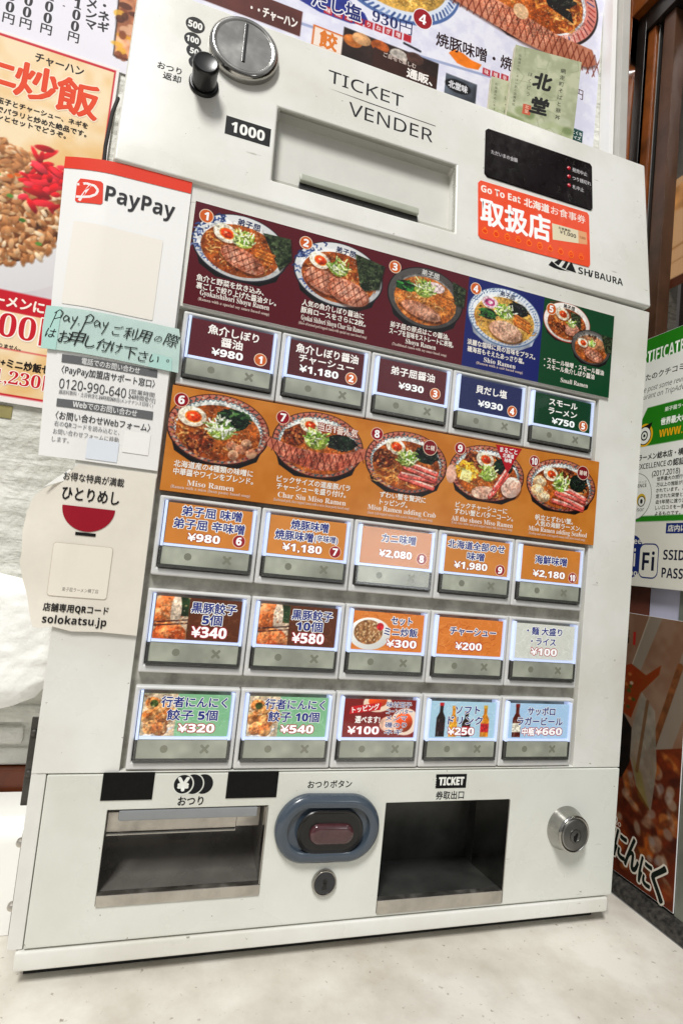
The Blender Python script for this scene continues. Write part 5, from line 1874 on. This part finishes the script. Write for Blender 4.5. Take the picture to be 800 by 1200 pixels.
M_WOOD = mat('varnished_wood', '#8a4a1c', .3, noise=.55, nscale=26, bump=.1, coat=.2, dark='#4a2409')
M_WOOD2 = mat('brown_mullion', '#523422', .4, noise=.4, nscale=26, dark='#38210f')
M_DKFRAME = mat('dark_window_metal', '#1e1a18', .3, noise=.3)
WIN = thing('window', 'dark wooden window with glass and a brown mullion at right of machine', 'window', (.52, .05, .28))
# local coords: lx = -y
bm = BM()
rbox(bm, -.150, -.1165, -.004, .03, .275, 1.05, .002)
rbox(bm, -.1165, .35, -.004, .03, .728, 1.05, .002)
obj('frame', bm, M_WOOD, WIN, WF(.505))
bm = BM()
rbox(bm, -.1160, -.1015, .006, .035, .275, .727, .0015)
rbox(bm, -.1015, .35, .006, .035, .700, .727, .0015)
obj('inner_frame', bm, M_DKFRAME, WIN, WF(.505))
bm = BM()
rbox(bm, -.1010, -.0890, .010, .03, .275, .6995, .001)
obj('sash', bm, M_WOOD, WIN, WF(.505))
obj('mullion', rbox(BM(), -.0790, -.0610, .012, .030, .275, .6998, .002), M_WOOD2, WIN, WF(.505))
obj('metal_bead', rbox(BM(), -.0875, -.0855, .014, .022, .275, .6995, .0006), mat('bead_metal', '#8a8a88', .25, metal=.9), WIN, WF(.505))
obj('pane', rbox(BM(), -.1015, .35, .0315, .0335, .275, .70), glass_mat('window_glass', (.62, .60, .58), fres=1.5, rough=.02), WIN, WF(.505))
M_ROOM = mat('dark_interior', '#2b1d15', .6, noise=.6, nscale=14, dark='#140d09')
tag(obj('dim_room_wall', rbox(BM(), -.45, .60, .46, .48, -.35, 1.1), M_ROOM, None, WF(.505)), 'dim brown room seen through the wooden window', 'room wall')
cv = Canvas(-.132, .395, .03, .548, .002, '#e8c49a')
cv.ell(-.10, .52, .05, .02, '#d8a870', tex=.3, ts=.03)
cv.line([(-.13, .45), (.03, .462)], .003, '#c09468')
cv.line([(-.13, .43), (.03, .440)], .002, '#c8a078')
cv.rect(-.14, .39, .04, .408, '#6a4030')
poster('lit_paper_screen', 'glowing pale peach paper screen inside the dim room beyond the window', cv, .10, lambda P: None, WF(.505), '#d8b48c', cat='paper screen', mat_=print_mat('lit_paper', .6, .2, back=1.1))

# glass below the window with notices on it
LW = thing('lower_glazing', 'glazed panel below the wooden window holding the notices', 'glass panel', (.51, 0, -.30))
obj('pane', rbox(BM(), -.13, .25, .0075, .0095, -.3080, .2745), glass_mat('lower_glass', (.75, .78, .74), fres=1.45), LW, WF(.505))
obj('metal_stile', rbox(BM(), .0215, .0420, -.0045, .0070, -.3030, -.0335, .001), mat('grey_green_metal', '#85887f', .35, metal=.5, noise=.2), LW, WF(.505))
bm = BM()
obj('rail', rbox(BM(), .0015, .25, .0020, .0070, -.060, .02, .001), mat('grey_green_rail', '#6f756a', .5, noise=.1), LW, WF(.505))
tag(obj('lavender_paper', rbox(BM(), -.036, .0008, .0040, .0050, -.05, .012), mat('lavender_sheet', '#c4c4d8', .5, noise=.1, nscale=30), None, WF(.505)), 'pale lavender slip of paper between the two lower notices', 'paper')
tag(obj('brown_board', rbox(BM(), -.11, -.0375, .0040, .0060, -.05, .012), mat('red_brown_board', '#6a3a2c', .5, noise=.3), None, WF(.505)), 'small reddish brown board behind the glass near the network notice', 'board')
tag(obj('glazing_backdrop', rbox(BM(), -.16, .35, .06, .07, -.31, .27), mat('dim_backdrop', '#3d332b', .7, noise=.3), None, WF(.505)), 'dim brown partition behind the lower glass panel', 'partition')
bm = prism(BM(), [(-.0153, ZC), (-.0150, -.3110), (-.0040, -.3030), (.0060, -.3030), (.0060, ZC)], -.30, .14)
sl = Matrix.Translation((.505, 0, 0)) @ Matrix.Rotation(0, 4, 'Z')
# sill profile is given in (x, z) and runs along y
tag(obj('window_sill', bm, mat('speckled_black_sill', '#191817', .45, noise=.7, nscale=220, bump=.2, dark='#4a4742'), None, sl, angle=20), 'speckled black sill between white counter and glass panel', 'sill')

# review certificate: everything in (u = -y, z)
cv = Canvas(-.0760, .0690, .0450, .2766, .0008, '#eeeeea')
cv.rect(-.08, .2490, .05, .28, '#2f8a1c')
cv.rect(-.08, .0690, .05, .0752, '#2f8a1c')
cv.poly([(-.0538, .1530), (.05, .1525), (.05, .1962), (-.0465, .1962), (-.0538, .1830)], '#2f8a1c')


def cert_text(P):
    P.txt('CERTIFICATE', -.0715, .2552, .0140, .0680, al='l', col='#f2f6ee', font='sb', fit=True)
    P.txt('OF', .0020, .2552, .0140, .0130, al='l', col='#f2f6ee', font='sb', fit=True)
    P.txt('あなたのクチコミを', -.0690, .2316, .0082, .0760, al='l', col='#2a2a28', bold=.02)
    P.txt('Please post some reviews', -.0690, .2172, .0080, .0780, al='l', col='#2a2a28', font='ss', shear=.2)
    P.txt('restaurant on TripAdvisor', -.0690, .2088, .0080, .0800, al='l', col='#2a2a28', font='ss', shear=.2)
    P.ell(-.0480, .1655, .0110, .0130, '#e8b820')
    P.poly([(-.0560, .1740), (-.0380, .1790), (-.0420, .1700)], '#1c1c1a')
    P.ell(-.0485, .1650, .0092, .0105, '#1c1c1a')
    P.ell(-.0485, .1650, .0082, .0094, '#f2f2ee')
    P.ell(-.0485, .1650, .0048, .0056, '#1c1c1a')
    P.ell(-.0485, .1650, .0034, .0040, '#e8ece4')
    P.ell(-.0485, .1650, .0015, .0018, '#1c1c1a')
    P.txt('弟子屈ラーメン', -.0230, .1895, .0052, .0360, al='l', col='#e8f2e2', bold=.03)
    P.txt('世界最大の口コミ', -.0270, .1765, .0085, .0500, al='l', col='#f2f6ee', bold=.04)
    P.txt('www.', -.0285, .1638, .0150, .0290, al='l', col='#f0b818', font='sb')
    P.txt('ラーメン総本店・横丁', -.0545, .1405, .0080, .0640, al='l', col='#2a2a28', bold=.02)
    P.txt('EXCELLENCE', -.0545, .1305, .0078, .0370, al='l', col='#2a2a28', font='ss', bold=.012)
    P.txt('の認証', -.0155, .1305, .0080, .0210, al='l', col='#2a2a28', bold=.02)
    P.txt('(2017.2018)', -.0345, .1200, .0080, .0350, al='l', col='#2a2a28', font='ss', bold=.012)
    P.ell(-.0560, .0975, .0228, .0262, '#8a8a86')
    P.ell(-.0560, .0975, .0221, .0255, '#eeeeea')
    P.txt('EXCELLENCE', -.0560, .1090, .0052, .0300, col='#4a4a46', font='sb')
    P.txt('トリップ', -.0480, .1130, .0030, .0140, col='#4a4a46')
    P.ell(-.0470, .0930, .0062, .0070, '#d8b83c')
    P.ell(-.0465, .0915, .0052, .0060, '#3a3a36')
    P.ell(-.0465, .0915, .0042, .0050, '#e8e8e2')
    P.ell(-.0465, .0915, .0018, .0026, '#3a3a36')
    P.txt('tripadvisor', -.0420, .0822, .0060, .0340, al='r', col='#4a4a46', font='ss')
    for k, t in enumerate(('世界最大の旅行サイト', '万以上の施設が登録', 'されています。この施', '定された栄誉として、', '去1年間に渡り3高い', 'しい口コミを一貫して', 'よるものです。')):
        P.txt(t, -.0275, .1145 - .0062 * k, .0048, .0050 * len(t) * .9, al='l', col='#55554f', bold=.01)


poster('certificate_poster', 'white review certificate with bright green bands on the glass right of machine', cv, -.0010, cert_text, WF(.5), cat='certificate')

cv = Canvas(-.0760, -.0008, .0450, .0686, .0009, '#dedcd2')


def wifi_text(P):
    P.ell(-.0555, .0310, .0170, .0235, '#23397c')
    P.txt('Free', -.0530, .0478, .0085, .0200, col='#dedcd2', font='sb')
    P.txt('Spot', -.0520, .0120, .0090, .0200, col='#dedcd2', font='sb')
    P.rect(-.0450, .0080, -.0155 - .004, .0455, '#23397c', r=.0075)
    P.rect(-.0440, .0095, -.0205, .0440, '#dedcd2', r=.0065)
    P.txt('Fi', -.0325, .0268, .0205, .0160, col='#1f2440', font='sb', fit=True)
    P.txt('Wi', -.0590, .0300, .0200, .0180, col='#dedcd2', font='sb', fit=True)
    P.rect(-.0125, .0560, .05, .0668, '#23397c')
    P.txt('店内にて無料', -.0100, .0614, .0074, .0440, al='l', col='#e4e2da', bold=.02)
    P.txt('SSID', -.0138, .0340, .0105, .0255, al='l', col='#1f2440', font='sb', fit=True)
    P.txt('PASS', -.0145, .0155, .0105, .0255, al='l', col='#1f2440', font='sb', fit=True)


# the badge and the words sit a little further back than the certificate text
poster('network_notice', 'cream notice with blue wireless badge and network words under the certificate', cv, -.0008, wifi_text, WF(.5), cat='notice')

cv = Canvas(-.0820, -.3000, .0215, -.0310, .0008, '#b9937a')
cv.put((slice(None), slice(None)), np.full(cv.X.shape, -1.), '#bd9880', col2='#ab8066', ts=.03)
cv.poly([(-.026, -.031), (-.010, -.031), (-.040, -.105), (-.052, -.105)], '#b8ab9c', a=.8)
cv.line([(-.026, -.031), (-.052, -.105)], .0012, '#dccbb8')
cv.poly([(.016, -.060), (.0215, -.060), (.0215, -.120), (-.005, -.200), (-.022, -.200)], '#b4a394', a=.85)
cv.line([(.014, -.075), (-.020, -.185)], .007, '#a0643a', tex=.3, ts=.01)
cv.poly([(-.070, -.185), (.0215, -.150), (.0215, -.3), (-.082, -.3)], '#a3481c', col2='#6e2c12', ts=.02, tex=.2)
for _ in range(120):
    x, z = RNG.uniform(-.08, .0215), RNG.uniform(-.29, -.165)
    if z > -.18 + (x + .07) * .3: continue
    cv.ell(x, z, RNG.uniform(.004, .013), RNG.uniform(.003, .008), RNG.choice(('#b5551e', '#d0722c', '#8a3612', '#c8a48c', '#5c2410', '#d88a48', '#7a3a1c')), rot=RNG.uniform(0, 3), a=.7, soft=3, tex=.3, ts=.006)
for _ in range(16):
    cv.ell(RNG.uniform(-.05, .02), RNG.uniform(-.27, -.17), RNG.uniform(.003, .007), RNG.uniform(.003, .006), RNG.choice(('#cbb8ae', '#b9a8a4', '#ddc8b4')), rot=RNG.uniform(0, 3), a=.65, soft=3)
cv.poly([(-.061, -.135), (-.064, -.092), (-.046, -.084), (-.026, -.092), (-.008, -.078), (-.010, -.088), (-.032, -.112), (-.042, -.140)], '#c05a1c', col2='#9c3e12', ts=.012, tex=.3)
for _ in range(16):
    cv.ell(RNG.uniform(-.06, -.036), RNG.uniform(-.132, -.094), .0025, .0018, RNG.choice(('#e8d0b8', '#d88a48', '#5a6a2c')), a=.9)
cv.poly([(-.066, -.200), (-.066, -.145), (-.052, -.138), (-.040, -.150), (-.040, -.185), (-.050, -.205)], '#241a14', tex=.4, ts=.01)
cv.poly([(-.040, -.150), (-.030, -.110), (-.012, -.125), (-.006, -.180), (-.010, -.222), (-.030, -.205), (-.040, -.180)], '#b9ac9c', tex=.15, ts=.012, a=.85)
cv.poly([(-.036, -.180), (-.026, -.215), (-.012, -.222), (-.024, -.19)], '#a8923c', a=.5, soft=4)
cv.line([(-.022, -.118), (-.030, -.190)], .004, '#8a5a34', a=.7)


def garlic_text(P):
    k = {'col': '#17231a', 'bold': .025, 'out': ('#d6d0c4', .0017), 'res': 3}
    for c, x, z, w, h in (('行', -.079, -.254, .016, .032), ('者', -.062, -.262, .017, .036), ('に', -.0450, -.2720, .0145, .034), ('ん', -.0285, -.2725, .0165, .038), ('に', -.0120, -.2820, .0140, .032), ('く', .0035, -.2815, .0150, .040)):
        P.txt(c, x, z, h, w, rot=-.10, **k)
    P.txt('GO', -.050, -.252, .006, .008, col='#cfc9bd', font='sb')
    P.vtxt('店舗', -.0545, -.052, .007, .008, col='#2a1a14', bold=.03)
    P.rect(-.0460, -.064, -.0425, -.050, '#a02c24')


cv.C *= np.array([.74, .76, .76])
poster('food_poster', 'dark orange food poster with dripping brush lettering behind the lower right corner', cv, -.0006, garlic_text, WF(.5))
